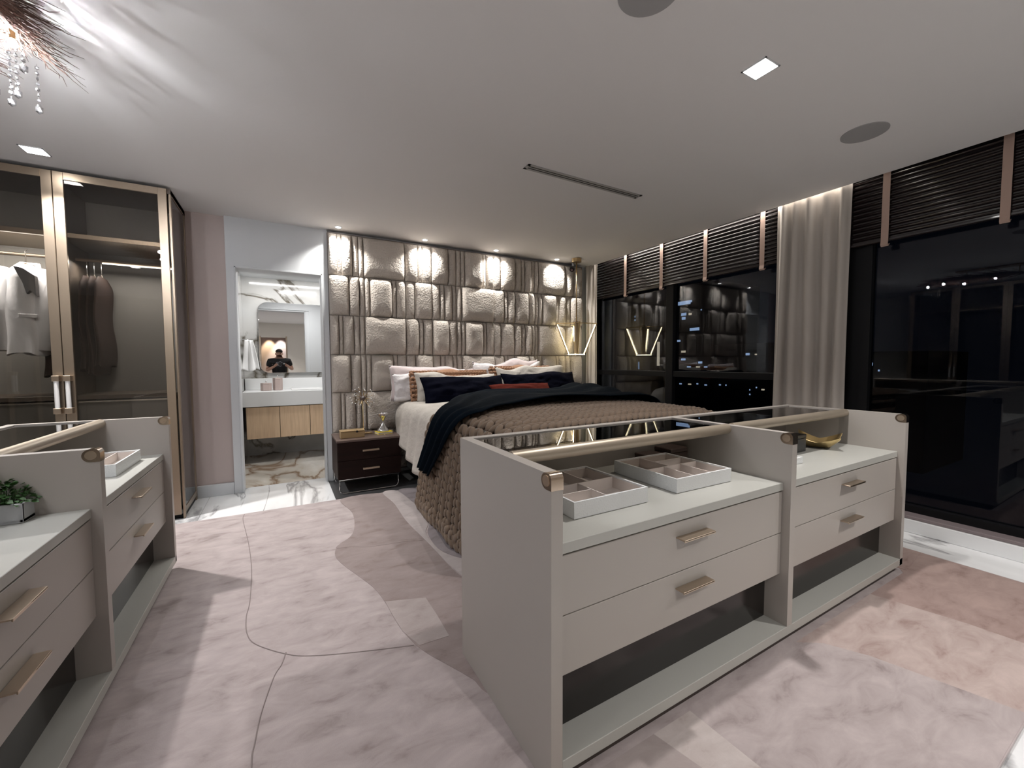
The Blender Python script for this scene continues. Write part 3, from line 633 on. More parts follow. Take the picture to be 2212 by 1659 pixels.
wardrobe('side_wardrobe', 'bronze-framed glass wardrobe along the left wall outside the frame, seen reflected in the window', 0, 5, .05, PI / 2, (-2.62, 3.1, 0), False)
# garments
def garment(name, label, cx, cy, z0, z1, w_, d_, m_, rz=0, jacket=False, cat='clothing', group='clothes in the wardrobe'):
    t = thing(name, label, cat, (cx, cy, z0), rz, group); hgt = z1 - z0
    def f(a, b):
        an = a * 2 * PI; k = b
        wx = w_ / 2 * (1 - .55 * max(0, (k - .88) / .12) ** 1.5) * (.93 + .07 * math.cos(k * 5)); wy = d_ / 2 * (1 - .5 * max(0, (k - .9) / .1)) * (1 + .25 * math.sin(an * 5 + k * 4) * (1 - k))
        x = math.copysign(abs(math.cos(an)) ** .7, math.cos(an)) * wx; y = math.copysign(abs(math.sin(an)) ** .8, math.sin(an)) * wy
        return (x + .008 * math.sin(k * 9), y, k * hgt + .012 * math.sin(an * 3) * (1 - k))
    bm = sheet(nb(), f, 40, 24); bmesh.ops.remove_doubles(bm, verts=bm.verts, dist=1e-4); obj('garment_body', bm, m_, t, True, world=False)
    if jacket:
        for s in (-1, 1):
            obj('sleeve', tube(nb(), [(s * w_ * .36, -.02, hgt * .93), (s * w_ * .50, -.04, hgt * .80), (s * w_ * .56, -.055, hgt * .5), (s * w_ * .50, -.075, hgt * .04)], [.055, .066, .058, .050], 14), m_, t, True, world=False)
        bl = nb(); lp = [(-.01, .955), (.03, .94), (.088, .86), (.09, .64), (.062, .70), (.045, .66), (.03, .78)]; va_ = [bl.verts.new((x, -d_ / 2 - .012, z * hgt)) for x, z in lp]; vb_ = [bl.verts.new((x, -d_ / 2 + .03, z * hgt)) for x, z in lp]; bl.faces.new(va_); bl.faces.new(vb_[::-1])
        for i in range(7): bl.faces.new((va_[i], vb_[i], vb_[(i + 1) % 7], va_[(i + 1) % 7]))
        obj('lining', bl, M_cloth_g, t, world=False)
        obj('collar', tube(nb(), [(-.06, -.03, hgt * .93), (-.03, .02, hgt + .015), (.05, .02, hgt + .015), (.09, -.05, hgt * .80)], .014, 8), m_, t, True, world=False)
        obj('pocket', B(.0, .09, -d_ / 2 - .016, -d_ / 2 - .006, hgt * .40, hgt * .44, .002), m_, t, world=False)
    obj('hanger', tube(nb(), [(-w_ * .38, 0, hgt - .05), (0, 0, hgt + .02), (w_ * .38, 0, hgt - .05)], .007, 8), M_wardwood, t, True, world=False)
    obj('hook', tube(nb(), [(0, 0, hgt + .02), (0, 0, 1.985 - z0), (.01, 0, 2.0 - z0)], .003, 6), M_silver, t, world=False)
    return t
garment('hanging_jacket', 'white jacket hanging behind the left glass door of the wardrobe', -1.515, 4.13, 1.275, 1.885, .19, .26, M_cloth_w, 0, True)
garment('hanging_coat', 'tan garment hanging right behind the white jacket', -1.42, 4.26, 1.12, 1.80, .10, .30, M_cloth_b)
for i, (x, z) in enumerate(((-1.255, 1.16), (-1.215, 1.13), (-1.175, 1.19))):
    garment('hanging_coat', ['dark brown garment hanging nearest the wardrobe door handles', 'middle of three dark brown garments behind the right glass door', 'right-hand dark brown garment hanging behind the glass door'][i], x, 4.28, z, 1.86, .045, .34, M_cloth_b)

# ------------------------------------------------------------------ bathroom furniture
t = thing('vanity_unit', 'wall-hung pale oak vanity with thick white worktop in the bathroom', 'vanity', (.5, 5.72, .3))
obj('cabinet_body', B(-.39, 1.9, 5.745, 6.275, .30, .684), M_wardwood, t)
xs_ = [-.385, -.037, .295, .63, .96, 1.3, 1.64]
for a, b in zip(xs_[:-1], xs_[1:]): obj('door', B(a + .003, b - .003, 5.724, 5.744, .302, .68, .001), M_oak, t)
obj('worktop', B(-.415, 1.9, 5.70, 6.275, .690, .866, .002), M_quartz, t)
obj('backsplash', B(-.415, 1.9, 6.20, 6.275, .867, 1.012, .002), M_quartz, t)
obj('basin_slab', B(.10, .9, 5.82, 6.15, .867, .880, .003), M_whiteceram, t)
bm = nb(); x0, x1, z0, z1, r_ = -.245, 1.15, 1.085, 2.005, .115
pts = []
for cx_, cz_, a0 in ((x1 - r_, z0 + r_, -90), (x1 - r_, z1 - r_, 0), (x0 + r_, z1 - r_, 90), (x0 + r_, z0 + r_, 180)):
    for k in range(9): pts.append((cx_ + r_ * math.cos(R(a0 + 90 * k / 8)), cz_ + r_ * math.sin(R(a0 + 90 * k / 8))))
t = thing('bathroom_mirror', 'large mirror with rounded corners over the bathroom worktop', 'mirror', (.4, 6.26, 1.1))
def slab(bm, pts, y0, y1):
    a = [bm.verts.new((x, y0, z)) for x, z in pts]; b = [bm.verts.new((x, y1, z)) for x, z in pts]; n = len(pts); bm.faces.new(a); bm.faces.new(b[::-1])
    for i in range(n): bm.faces.new((a[i], b[i], b[(i + 1) % n], a[(i + 1) % n]))
    return bm
obj('mirror_glass', slab(nb(), pts, 6.245, 6.252), M_mirror, t)
cxm, czm = (x0 + x1) / 2, (z0 + z1) / 2
obj('mirror_edge', slab(nb(), [(cxm + (x - cxm) * 1.006, czm + (z - czm) * 1.008) for x, z in pts], 6.2525, 6.27), M_silver, t)
for cx_, cy_, r_, hh, l in ((-.176, 5.96, .062, .095, 'shorter blush stone jar on the bathroom worktop'), (-.05, 6.03, .056, .155, 'taller blush stone jar on the bathroom worktop')):
    t = thing('stone_jar', l, 'jar', (cx_, cy_, .867), 0, 'lidded jars in the bathroom')
    obj('jar_body', lathe(nb(), [(r_ * .9, 0), (r_, .004), (r_, hh * .86)], (cx_, cy_, .867), 6), M_jar, t)
    obj('lid', lathe(nb(), [(r_, hh * .87), (r_, hh * .97), (r_ * .94, hh)], (cx_, cy_, .867), 6), M_jar, t)
    obj('knob', lathe(nb(), [(.004, hh), (.004, hh + .012), (.010, hh + .02), (.008, hh + .03), (0, hh + .033)], (cx_, cy_, .867), 12), M_chrome, t, True)
t = thing('hand_towel', 'white towel hanging from a ring on the left bathroom wall', 'towel', (-.36, 6.0, 1.12))
def tw(a, b):
    wd_ = (.035 + .075 * (1 - b)) ; u = a * 2 - 1
    return (-.352 + u * wd_ + .012 * math.sin(a * 19 + b * 2), 6.0 + .018 * math.sin(a * 15 + 1) * (1.3 - b) + .01 * math.sin(b * 6), 1.12 + b * .375 + .022 * math.sin(a * 9) * (1 - b))
obj('towel_cloth', sheet(nb(), tw, 40, 20, .006), M_towel, t, True)
obj('towel_ring', tube(nb(), [(-.419, 6.0, 1.50), (-.36, 6.0, 1.50), (-.345, 6.0, 1.49)], .006, 8), M_chrome, t)

# ------------------------------------------------------------------ nightstand and the things on it
t = thing('nightstand', 'dark brown two-drawer nightstand on a thin chrome sled base beside the bed', 'nightstand', (.7, 4.2, 0))
obj('carcass', B(.413, .985, 3.952, 4.395, .142, .482, .002), M_darkwood, t)
obj('top_board', B(.411, .987, 3.932, 4.397, .483, .502, .001), M_darkwoodtop, t)
for z0, z1, zc in ((.314, .481, .396), (.145, .311, .226)):
    d = obj('drawer', B(.417, .981, 3.934, 3.951, z0, z1, .001), M_darkwood, t)
    obj('handle', B(.630, .778, 3.915, 3.933, zc - .009, zc + .009, .002), M_bronze, d)
for y in (3.965, 4.38):
    pth = [(.43, y, .140), (.43, y, .05), (.437, y, .025), (.46, y, .008), (.93, y, .008), (.953, y, .025), (.96, y, .05), (.96, y, .140)]
    obj('sled_leg', tube(nb(), pth, .006, 8), M_chrome, t, True)
for x in (.43, .96): obj('cross_bar', tube(nb(), [(x, 3.965, .136), (x, 4.38, .136)], .005, 8), M_chrome, t, True)
obj('front_bar', tube(nb(), [(.425, 3.958, .136), (.97, 3.958, .136)], .0055, 8), M_chrome, t, True)
zn = .5025
t = thing('starburst_sculpture', 'gold starburst sculpture with tiny beads on a thin stem atop the nightstand', 'sculpture', (.69, 4.22, zn))
cs = Vector((.688, 4.22, .858))
obj('base_plate', B(.62, .77, 4.19, 4.25, zn, zn + .016, .003), M_brass, t)
obj('foot_knob', lathe(nb(), [(.012, .0), (.014, .016), (.006, .03), (.008, .04), (0, .045)], (.688, 4.22, zn + .016), 14), M_gold, t, True)
obj('stem', tube(nb(), [(.688, 4.22, zn + .05), tuple(cs)], .0035, 8), M_gold, t, True)
bm = nb(); bmesh.ops.create_uvsphere(bm, u_segments=20, v_segments=12, radius=.030, matrix=Matrix.Translation(cs)); obj('centre_ball', bm, M_brownbox, t, True)
for k in range(38):
    zz = 1 - 2 * (k + .5) / 38; ph = k * 2.39996; dv = Vector((math.sqrt(1 - zz * zz) * math.cos(ph), math.sqrt(1 - zz * zz) * math.sin(ph), zz)); le = .115 if k % 3 else .085
    if dv.z < -.85 : continue
    q = obj('ray_pin', tube(nb(), [tuple(cs + dv * .028), tuple(cs + dv * le)], .0019, 5), M_brass, t)
    bm = nb(); bmesh.ops.create_icosphere(bm, subdivisions=1, radius=.0062, matrix=Matrix.Translation(cs + dv * le)); obj('bead', bm, M_whiteceram, q, True)
t = thing('book', 'thin yellow book under the silver hourglass on the nightstand', 'book', (.86, 4.13, zn))
bm = B(-.07, .07, -.055, .055, .003, .019); bmesh.ops.rotate(bm, verts=bm.verts, matrix=Matrix.Rotation(.12, 3, 'Z')); bmesh.ops.translate(bm, verts=bm.verts, vec=(.868, 4.15, zn)); obj('page_block', bm, M_paper, t)
for a, b in ((0, .0028), (.0192, .022)):
    bm = B(-.073, .073, -.058, .058, a, b); bmesh.ops.rotate(bm, verts=bm.verts, matrix=Matrix.Rotation(.12, 3, 'Z')); bmesh.ops.translate(bm, verts=bm.verts, vec=(.868, 4.15, zn)); obj('cover', bm, M_yellow, t)
obj('ribbon', B(.855, .861, 4.03, 4.10, zn + .0005, zn + .0025), M_gold, t)
t = thing('hourglass', 'silver hourglass ornament of two cones standing on the yellow book', 'ornament', (.865, 4.16, zn + .022))
hp = [(.060, 0), (.061, .006), (.050, .022), (.028, .05), (.012, .078), (.006, .095), (.012, .112), (.030, .138), (.052, .162), (.060, .178), (.060, .184), (.0, .186)]
obj('lower_cone', lathe(nb(), hp[:6], (.865, 4.16, zn + .0225), 28), M_chrome, t, True); obj('upper_cone', lathe(nb(), hp[5:], (.865, 4.16, zn + .0225), 28), M_chrome, t, True)
t = thing('gold_case', 'low gold rectangular case at the front of the nightstand', 'box', (.56, 4.07, zn))
obj('case_body', B(.456, .668, 4.035, 4.135, zn, zn + .058, .003), M_goldbox, t); obj('lid', B(.454, .670, 4.033, 4.137, zn + .059, zn + .072, .003), M_goldbox, t)
obj('notch', lathe(nb(), [(.011, 0), (.011, .002)], (0, 0, 0), 12), M_slot, t, world=False); t.children[-1].rotation_euler = (PI / 2, 0, 0); t.children[-1].location = Vector((.60, 4.034, zn + .058)) - Vector(t.location)

# ------------------------------------------------------------------ bed
bed = thing('bed', 'wide low bed with grey upholstered base against the padded wall', 'bed', (2.13, 3.4, 0))
obj('base_frame', B(1.15, 3.0, 2.25, 4.38, .075, .27, .015, 2), M_bedbase, bed)
for x in (1.3, 2.86):
    for y in (2.4, 4.2): obj('leg', tube(nb(), [(x, y, 0), (x, y, .076)], .025, 12), M_black, bed)
obj('mattress', B(1.10, 3.02, 2.20, 4.40, .275, .66, .05, 3), M_matt, bed, 2)
PATH = catmull([(.96, .05), (.985, .30), (1.01, .52), (1.03, .68), (1.075, .765), (1.18, .795), (1.5, .80), (2.1, .805), (2.6, .80), (2.86, .785), (2.98, .745), (3.05, .65), (3.08, .50), (3.09, .30)], 10)
def arc(path):
    s = [0]
    for a, b in zip(path, path[1:]): s.append(s[-1] + math.dist(a, b))
    return s
PS = arc(PATH); PL = PS[-1]
def at(s):
    s = max(0, min(PL, s)); 
    lo = 0
    for i in range(len(PS) - 1):
        if PS[i + 1] >= s: lo = i; break
    f = (s - PS[lo]) / (PS[lo + 1] - PS[lo] + 1e-9); a, b = PATH[lo], PATH[lo + 1]
    p = (a[0] + (b[0] - a[0]) * f, a[1] + (b[1] - a[1]) * f); tx_, tz_ = b[0] - a[0], b[1] - a[1]; l = math.hypot(tx_, tz_)
    return p, (tx_ / l, tz_ / l), (-tz_ / l, tx_ / l)
STOP = next(PS[i] for i in range(len(PS)) if PATH[i][1] > .79)      # arc length where the left drop reaches the top
def cloth(s0, s1, y0, y1, off, nu, nv, fold=.012, seed=0, th=.004, ybias=lambda s: (0, 0), bulge=0):
    def f(a, b):
        s = s0(b) + (s1 - s0(b)) * a if callable(s0) else s0 + (s1 - s0) * a
        p, tg, n_ = at(s); dr = max(0, 1 - s / STOP); ya, yb = ybias(s); y = (y0 + ya) + ((y1 + yb) - (y0 + ya)) * b
        k = noise.noise(Vector((p[0] * 2.3 + seed, y * 3.1, p[1] * 1.2))) * fold + fold * (.35 + 1.6 * dr) * math.sin(y * (24 + seed) + 3 * noise.noise(Vector((s, y * 2, seed)))) * (.5 if dr == 0 else 1)
        o_ = off + k + fold * .8; return (p[0] + n_[0] * o_, y, p[1] + n_[1] * o_)
    return sheet(nb(), f, nu, nv, th)
# note: n points up/outwards
t = thing('bed_cover', 'ivory linen cover hanging over the left side of the bed', 'bedding', (2.1, 3.4, .7))
obj('linen_cloth', cloth(lambda b: .30 + .10 * math.sin(b * 7 + .6) - .05 * b * 0, PL - .1, 2.19, 4.32, 0, 90, 150, .015, 2, ybias=lambda s: (0, -.36 * max(0, 1 - s / STOP))), M_sheet, t, True)
obj('foot_drop', sheet(nb(), lambda a, b: (1.08 + 1.94 * a, 2.18 - .02 * math.sin(a * 40), .30 + .47 * b), 60, 6, .004), M_sheet, t, True)
kb = thing('chunky_knit_blanket', 'chunky taupe knitted blanket laid across the foot of the bed', 'blanket', (2.0, 2.8, .8))
def lobe(bm, c, ax, nrm, ln, r):
    ax = Vector(ax).normalized(); nrm = Vector(nrm).normalized(); sd = ax.cross(nrm); prof = [(-1, .0), (-.82, .55), (-.45, .9), (0, 1), (.45, .9), (.82, .55), (1, 0)]; rings = []
    for q, rr in prof:
        if rr == 0: rings.append([bm.verts.new(c + ax * (q * ln / 2))]); continue
        rings.append([bm.verts.new(c + ax * (q * ln / 2) + (sd * math.cos(2 * PI * k / 8) + nrm * math.sin(2 * PI * k / 8) * .85) * (r * rr)) for k in range(8)])
    for i in range(len(rings) - 1):
        a, b = rings[i], rings[i + 1]
        for k in range(8):
            va = a[k % len(a)], a[(k + 1) % len(a)]; vb = b[k % len(b)], b[(k + 1) % len(b)]
            fs = [va[0]] + ([va[1]] if len(a) > 1 else []) + ([vb[1]] if len(b) > 1 else []) + [vb[0]]
            bm.faces.new(fs)
NCH = 12
for i in range(-3, NCH):
    bm = nb(); s = .02 if i < 9 else STOP + .45 + .2 * (i - 9)
    while s < PL - .35:
        p, tg, n_ = at(s); dr = max(0, 1 - s / STOP)
        y = max(2.0, 2.10 + .118 * i + dr * (.05 + .013 * i)) + .012 * noise.noise(Vector((s * 3, i, 0)))
        c = Vector((p[0] + n_[0] * .036, y, p[1] + n_[1] * .036 + .012 * noise.noise(Vector((s * 2, i * .7, 3))) - (0, .015, .11, .21)[max(0, -i)]))
        T = Vector((tg[0], 0, tg[1])); Nn = Vector((n_[0], 0, n_[1]))
        for sg in (-1, 1):
            lobe(bm, c + Vector((0, sg * .0285, 0)), T * .86 + Vector((0, -sg * .46, 0)) + Nn * .20, Nn, .090, .0255 * rnd.uniform(.93, 1.07))
        s += .057
    obj('knit_row', bm, M_knit, kb, True)
bm = nb(); k = 0; y = 2.10
while y < 3.16:
    dr = 1; c = Vector((.935 + .008 * math.sin(k), y + .06, .075 + .004 * math.sin(k * 1.3)))
    for sg in (-1, 1): lobe(bm, c + Vector((0, 0, sg * .024)), Vector((.1, 1, -sg * .55)), Vector((-1, 0, .1)), .12, .034)
    y += .070; k += 1
obj('border_chain', bm, M_knit, kb, True)
tb = thing('navy_throw', 'dark navy throw spread across the bed over the knitted blanket', 'throw', (2.1, 3.2, .8))
def nv(s):
    dr = max(0, 1 - s / STOP); x = at(s)[0][0]
    def ip(T_):
        for (a, b), (c, d) in zip(T_, T_[1:]):
            if x <= c: return b + (d - b) * max(0, min(1, (x - a) / (c - a)))
        return T_[-1][1]
    lo = ip([(1.03, 2.40), (1.15, 2.42), (1.35, 2.57), (1.6, 2.66), (1.9, 2.70), (2.3, 2.66), (2.8, 2.62), (3.2, 2.60)]); hi = ip([(1.03, 2.85), (1.22, 3.18), (1.5, 3.58), (1.8, 3.84), (2.1, 3.80), (2.65, 3.70), (3.1, 3.95), (3.2, 4.0)])
    return lo + dr * .68, hi + dr * .45
def nthrow(a, b):
    s = .33 + (PL - .15 - .33) * a; p, tg, n_ = at(s); lo, hi = nv(s); y = lo + (hi - lo) * b
    k = .014 * math.sin(b * 22 + 2.5 * noise.noise(Vector((p[0] * 1.5, y * 2, 0)))) + .03 * noise.noise(Vector((p[0] * 1.4, y * 1.7, 5)))
    bump_ = .10 * math.exp(-((p[0] - 2.93) / .26) ** 2) * b
    o_ = (.100 if b < .8 else .100 - .020 * (b - .8) / .2) + k + .012; return (p[0] + n_[0] * o_, y, p[1] + n_[1] * o_ + bump_)
obj('throw_cloth', sheet(nb(), nthrow, 130, 60, .006), M_throw, tb, True)

def pillow(name, label, cx, yb, zb, w_, h_, th, lean, m_, rz=0, wr=.010, cat='pillow', group='pillows on the bed', flange=0, seed=0, sag=0, wav=.09):
    t = thing(name, label, cat, (cx, yb, zb), rz, group)
    M3 = Matrix.Rotation(-lean, 3, 'X')
    def side(sg):
        def f(a, b):
            u, v = a * 2 - 1, b * 2 - 1; e = (1 - abs(u) ** 3.2) * (1 - abs(v) ** 3.2); e = max(0, e) ** .6
            x = u * w_ / 2 * (1 - .045 * (1 - abs(v) ** 2) * abs(u)); z = h_ / 2 + v * h_ / 2 * (1 - .07 * (1 - abs(u) ** 2) * abs(v)) - sag * h_ * (1 - u * u) * (v + 1) / 2 * .25
            z += wav * noise.noise(Vector((u * 1.6 + seed * 3.1, 1.7, seed))) * ((v + 1) / 2) ** 2
            k = wr * (noise.noise(Vector((u * 3 + seed, v * 2.5, seed))) + .6 * noise.noise(Vector((u * 8 + seed, v * 5, seed + 3)))) * (.4 + e)
            y = sg * (th / 2 * e + .002) + k
            return M3 @ Vector((x, y, z))
        return f
    bm = nb(); sheet(bm, side(-1), 34, 22); sheet(bm, side(1), 34, 22); bmesh.ops.remove_doubles(bm, verts=bm.verts, dist=.0045)
    obj('cushion_cover', bm, m_, t, True, world=False)
    if flange:
        edge = [(-1, -1), (1, -1), (1, 1), (-1, 1)]; pts = []
        for i in range(4):
            a, b = edge[i], edge[(i + 1) % 4]
            for k in range(16): u, v = a[0] + (b[0] - a[0]) * k / 16, a[1] + (b[1] - a[1]) * k / 16; q = side(0)((u + 1) / 2, (v + 1) / 2); pts.append(q)
        pts.append(pts[0]); obj('piping', tube(nb(), pts, .004, 6, False), flange, t, True, world=False)
    return t
ZB = .80
pillow('pillow', 'blush pillow standing at the back left against the padded wall', 1.46, 4.285, ZB + .01, .98, .33, .13, R(6), M_pinkp, R(1), .014, flange=M_white_l, seed=1)
pillow('pillow', 'blush pillow with raised corner at the back right against the padded wall', 2.36, 4.285, ZB + .02, .88, .40, .13, R(5), M_pinkp, R(-2), .018, flange=M_white_l, seed=2)
pillow('pillow', 'crumpled white pillow at the left edge of the bed', 1.40, 4.225, ZB, .82, .32, .15, R(10), M_white_l, 0, .026, seed=3)
pillow('pillow', 'crumpled white pillow behind the right knitted cushion', 2.36, 4.22, ZB, .92, .38, .15, R(9), M_white_l, 0, .024, seed=4)
def knit_cushion(label, cx, yb, zb, w_, h_, lean, rz):
    t = pillow('knit_cushion', label, cx, yb, zb, w_, h_, .10, lean, M_knit2, rz, .004, 'cushion', 'chunky knitted cushions'); M3 = Matrix.Rotation(-lean, 3, 'X')
    rows = int(h_ / .042)
    for j in range(rows):
        bm = nb(); v = -1 + 2 * (j + .5) / rows; n = int(w_ / .034)
        for i in range(n):
            u = -1 + 2 * (i + .5) / n; e = max(0, (1 - abs(u) ** 3.2) * (1 - abs(v) ** 3.2)) ** .6
            c = M3 @ Vector((u * w_ / 2, -(.05 * e + .008), h_ / 2 + v * h_ / 2)); lobe(bm, c, M3 @ Vector((.8, 0, .45 * (1 if j % 2 else -1))), M3 @ Vector((0, -1, 0)), .052, .017)
        obj('knit_row', bm, M_knit2, t, True, world=False)
    bm = nb()
    for i in range(int(w_ / .03)):
        u = -1 + 2 * (i + .5) / int(w_ / .03); lobe(bm, M3 @ Vector((u * w_ / 2, .0, h_ + .004)), M3 @ Vector((.8, .5 * (1 if i % 2 else -1), 0)), M3 @ Vector((0, 0, 1)), .05, .017)
    for i in range(int(h_ / .03)):
        v = (i + .5) * .03
        for sg in (-1, 1): lobe(bm, M3 @ Vector((sg * w_ / 2, .0, v)), M3 @ Vector((0, .5 * (1 if i % 2 else -1), .8)), M3 @ Vector((sg, 0, 0)), .05, .016)
    obj('knit_edge', bm, M_knit2, t, True, world=False); return t
knit_cushion('copper chunky knitted cushion showing behind the left ivory pillow', 1.60, 4.145, ZB, .88, .315, R(14), 0)
knit_cushion('copper chunky knitted cushion showing behind the right ivory pillow', 2.50, 4.145, ZB + .01, .84, .345, R(13), R(-1))
pillow('pillow', 'large ivory linen pillow behind the left navy pillow', 1.64, 4.03, ZB, .93, .32, .12, R(20), M_sheet, 0, .014, seed=6)
pillow('pillow', 'large ivory linen pillow behind the right navy pillow', 2.60, 4.03, ZB + .0, .95, .345, .12, R(20), M_sheet, R(-1), .014, seed=7)
pillow('pillow', 'navy pillow on the left with its top edge sloping down', 1.67, 3.84, ZB - .025, .93, .335, .13, R(33), M_navy, R(0), .012, seed=8, flange=M_navy, wav=.035)
pillow('pillow', 'navy pillow on the right, nearest the windows', 2.63, 3.87, ZB - .005, 1.00, .33, .15, R(30), M_navy, R(-1), .012, seed=9, flange=M_navy, wav=.04)
pillow('lumbar_cushion', 'small rust red velvet lumbar cushion in front of the navy pillows', 2.26, 3.68, ZB + .03, .76, .20, .10, R(48), M_red, R(1), .006, 'cushion', seed=10, wav=.02)

# ------------------------------------------------------------------ chandelier
ch = thing('chandelier', 'long twig chandelier with hanging crystals in the upper left corner', 'chandelier', (-1.0, 1.5, H))
obj('ceiling_plate', B(-1.08, -.92, .9, 2.1, H - .02, H, .004), M_brass, ch)
for y in (1.0, 1.5, 2.0): obj('support_rod', tube(nb(), [(-1.0, y, H - .02), (-1.0, y, 2.40)], .006, 8), M_brass, ch)
def spray(y0, y1, xa, xb, n, seed):
    rr = random.Random(seed); bm = nb(); tube(bm, [(xa, y0, 2.40), ((xa + xb) / 2 - .01, (y0 + y1) / 2, 2.405), (xb, y1, 2.385)], [.008, .006, .002], 6)
    for k in range(n):
        f = rr.random() ** .8; x = xa + (xb - xa) * f; y = y0 + (y1 - y0) * f; L_ = rr.uniform(.10, .30) * (1.1 - .35 * f)
        a = math.atan2(y1 - y0, xb - xa) + rr.uniform(-1.0, 1.0) * (1.0 - .35 * f); up = rr.uniform(-.22, .30)
        pts = []; 
        for q in range(6):
            s = q / 5; pts.append((x + math.cos(a) * L_ * s + .008 * math.sin(s * 11 + k), y + math.sin(a) * L_ * s + .008 * math.cos(s * 9 + k), min(H - .01, 2.395 + up * L_ * s + .005 * math.sin(s * 13 + k * 2))))
        tube(bm, pts, [.0024, .0022, .002, .0017, .0013, .0006], 4, False)
    return bm
for i, (y0, y1, xa, xb) in enumerate(((1.45, 2.27, -.88, -.78), (1.8, 2.40, -1.05, -1.02), (1.4, 2.05, -1.0, -.78), (1.6, .7, -1.0, -.9), (1.4, .6, -1.1, -1.15), (1.6, 2.3, -1.1, -1.28), (1.45, .9, -.95, -.70))):
    o = obj('twig_branch', spray(y0, y1, xa, xb, 300, 20 + i), M_twig, ch)
for b in BULBS:
    bm = nb(); bmesh.ops.create_uvsphere(bm, u_segments=12, v_segments=8, radius=.013, matrix=Matrix.Translation(b)); q = obj('bulb', bm, M_bulb, ch, True)
    obj('bulb_socket', tube(nb(), [(b[0], b[1], b[2] + .016), (b[0], b[1], 2.40)], .008, 8), M_brass, ch)
    q.visible_shadow = True
strands = [(-.815, 2.40, .15), (-.865, 2.335, .17), (-.835, 2.30, .15), (-.88, 2.27, .17), (-.95, 2.42, .14), (-.78, 2.20, .10)] + [(-1.0 + rnd.uniform(-.22, .22), rnd.uniform(.75, 2.35), rnd.uniform(.10, .18)) for _ in range(16)]
for x, y, ln in strands:
    bm = nb(); z = 2.385; tube(bm, [(x, y, 2.40), (x, y, 2.385 - ln)], .0006, 4)
    k = 0
    while z > 2.385 - ln:
        bmesh.ops.create_icosphere(bm, subdivisions=1, radius=.0075, matrix=Matrix.Translation((x, y, z)) @ Matrix.Rotation(k, 4, 'Z') @ Matrix.Diagonal((1, .6, 1.1, 1))); z -= .021; k += 1
    bmesh.ops.create_icosphere(bm, subdivisions=1, radius=.013, matrix=Matrix.Translation((x, y, 2.385 - ln - .012)) @ Matrix.Diagonal((1, .7, 1.4, 1)))
    obj('crystal_strand', bm, M_crystal, ch)

# ------------------------------------------------------------------ photographer, seen in the bathroom mirror
ps = thing('person', 'man in a black printed t-shirt holding up a phone, seen only in the bathroom mirror', 'person', (-.02, -.42, 0))
def skin(name, V, E, rad, m_, par, lv=2):
    me = bpy.data.meshes.new(name); me.from_pydata([tuple(Vector(v) - wloc(par)) for v in V], E, []); o = bpy.data.objects.new(name, me); C.objects.link(o); o.parent = par; me.materials.append(m_)
    o.modifiers.new('skin', 'SKIN'); s = o.modifiers.new('s', 'SUBSURF'); s.levels = s.render_levels = lv
    for i, r_ in enumerate(rad): me.skin_vertices[0].data[i].radius = (r_, r_) if not isinstance(r_, tuple) else r_
    me.skin_vertices[0].data[0].use_root = True
    return o
cx, cy = -.05, -.42
V = [(cx, cy, .87), (cx, cy, 1.03), (cx, cy, 1.20), (cx, cy, 1.31), (cx, cy + .01, 1.38), (cx, cy + .03, 1.47), (cx, cy + .045, 1.54),
     (cx - .21, cy, 1.27), (cx - .30, cy + .02, 1.02), (cx - .10, cy + .32, 1.15), (cx + .21, cy, 1.27), (cx + .31, cy + .03, 1.04), (cx + .17, cy + .34, 1.17),
     (cx - .10, cy, .80), (cx - .11, cy + .02, .44), (cx - .12, cy, .07), (cx - .12, cy + .10, .04), (cx + .10, cy, .80), (cx + .11, cy + .02, .44), (cx + .12, cy, .07), (cx + .12, cy + .10, .04)]
E = [(0, 1), (1, 2), (2, 3), (3, 4), (4, 5), (5, 6), (3, 7), (7, 8), (8, 9), (3, 10), (10, 11), (11, 12), (0, 13), (13, 14), (14, 15), (15, 16), (0, 17), (17, 18), (18, 19), (19, 20)]
rad = [.15, .15, .16, .11, .06, .085, .075, .065, .045, .03, .065, .045, .03, .09, .06, .045, .035, .09, .06, .045, .035]
skin('body', V, E, rad, M_skin, ps)
skin('t_shirt', V[:4] + [(cx, cy + .008, 1.36), V[7], (cx - .28, cy + .02, 1.10), V[10], (cx + .285, cy + .025, 1.11)], [(0, 1), (1, 2), (2, 3), (3, 4), (3, 5), (5, 6), (3, 7), (7, 8)], [.19, .20, .205, .15, .085, .10, .085, .10, .085], M_tee, ps)
skin('trousers', [V[0]] + V[13:16] + V[17:20], [(0, 1), (1, 2), (2, 3), (0, 4), (4, 5), (5, 6)], [.165, .10, .07, .06, .10, .07, .06], M_jeans, ps)
bm = nb(); bmesh.ops.create_uvsphere(bm, u_segments=20, v_segments=14, radius=1, matrix=Matrix.Translation((cx, cy + .035, 1.535)) @ Matrix.Diagonal((.088, .10, .075, 1)))
bmesh.ops.delete(bm, geom=[v for v in bm.verts if v.co.z < 1.525 and v.co.y > cy + .02], context='VERTS'); obj('hair', bm, M_hair, ps, True)
for sx in (-.03, .03): 
    bm = nb(); bmesh.ops.create_uvsphere(bm, u_segments=8, v_segments=6, radius=.010, matrix=Matrix.Translation((cx + sx, cy + .112, 1.485))); obj('eye', bm, M_hair, ps, True)
    bm = nb(); bmesh.ops.create_uvsphere(bm, u_segments=8, v_segments=6, radius=1, matrix=Matrix.Translation((cx + sx * 2.9, cy + .03, 1.475)) @ Matrix.Diagonal((.010, .018, .03, 1))); obj('ear', bm, M_skin, ps, True)
obj('nose', tube(nb(), [(cx, cy + .110, 1.495), (cx, cy + .13, 1.46), (cx, cy + .115, 1.45)], [.007, .014, .01], 8), M_skin, ps, True)
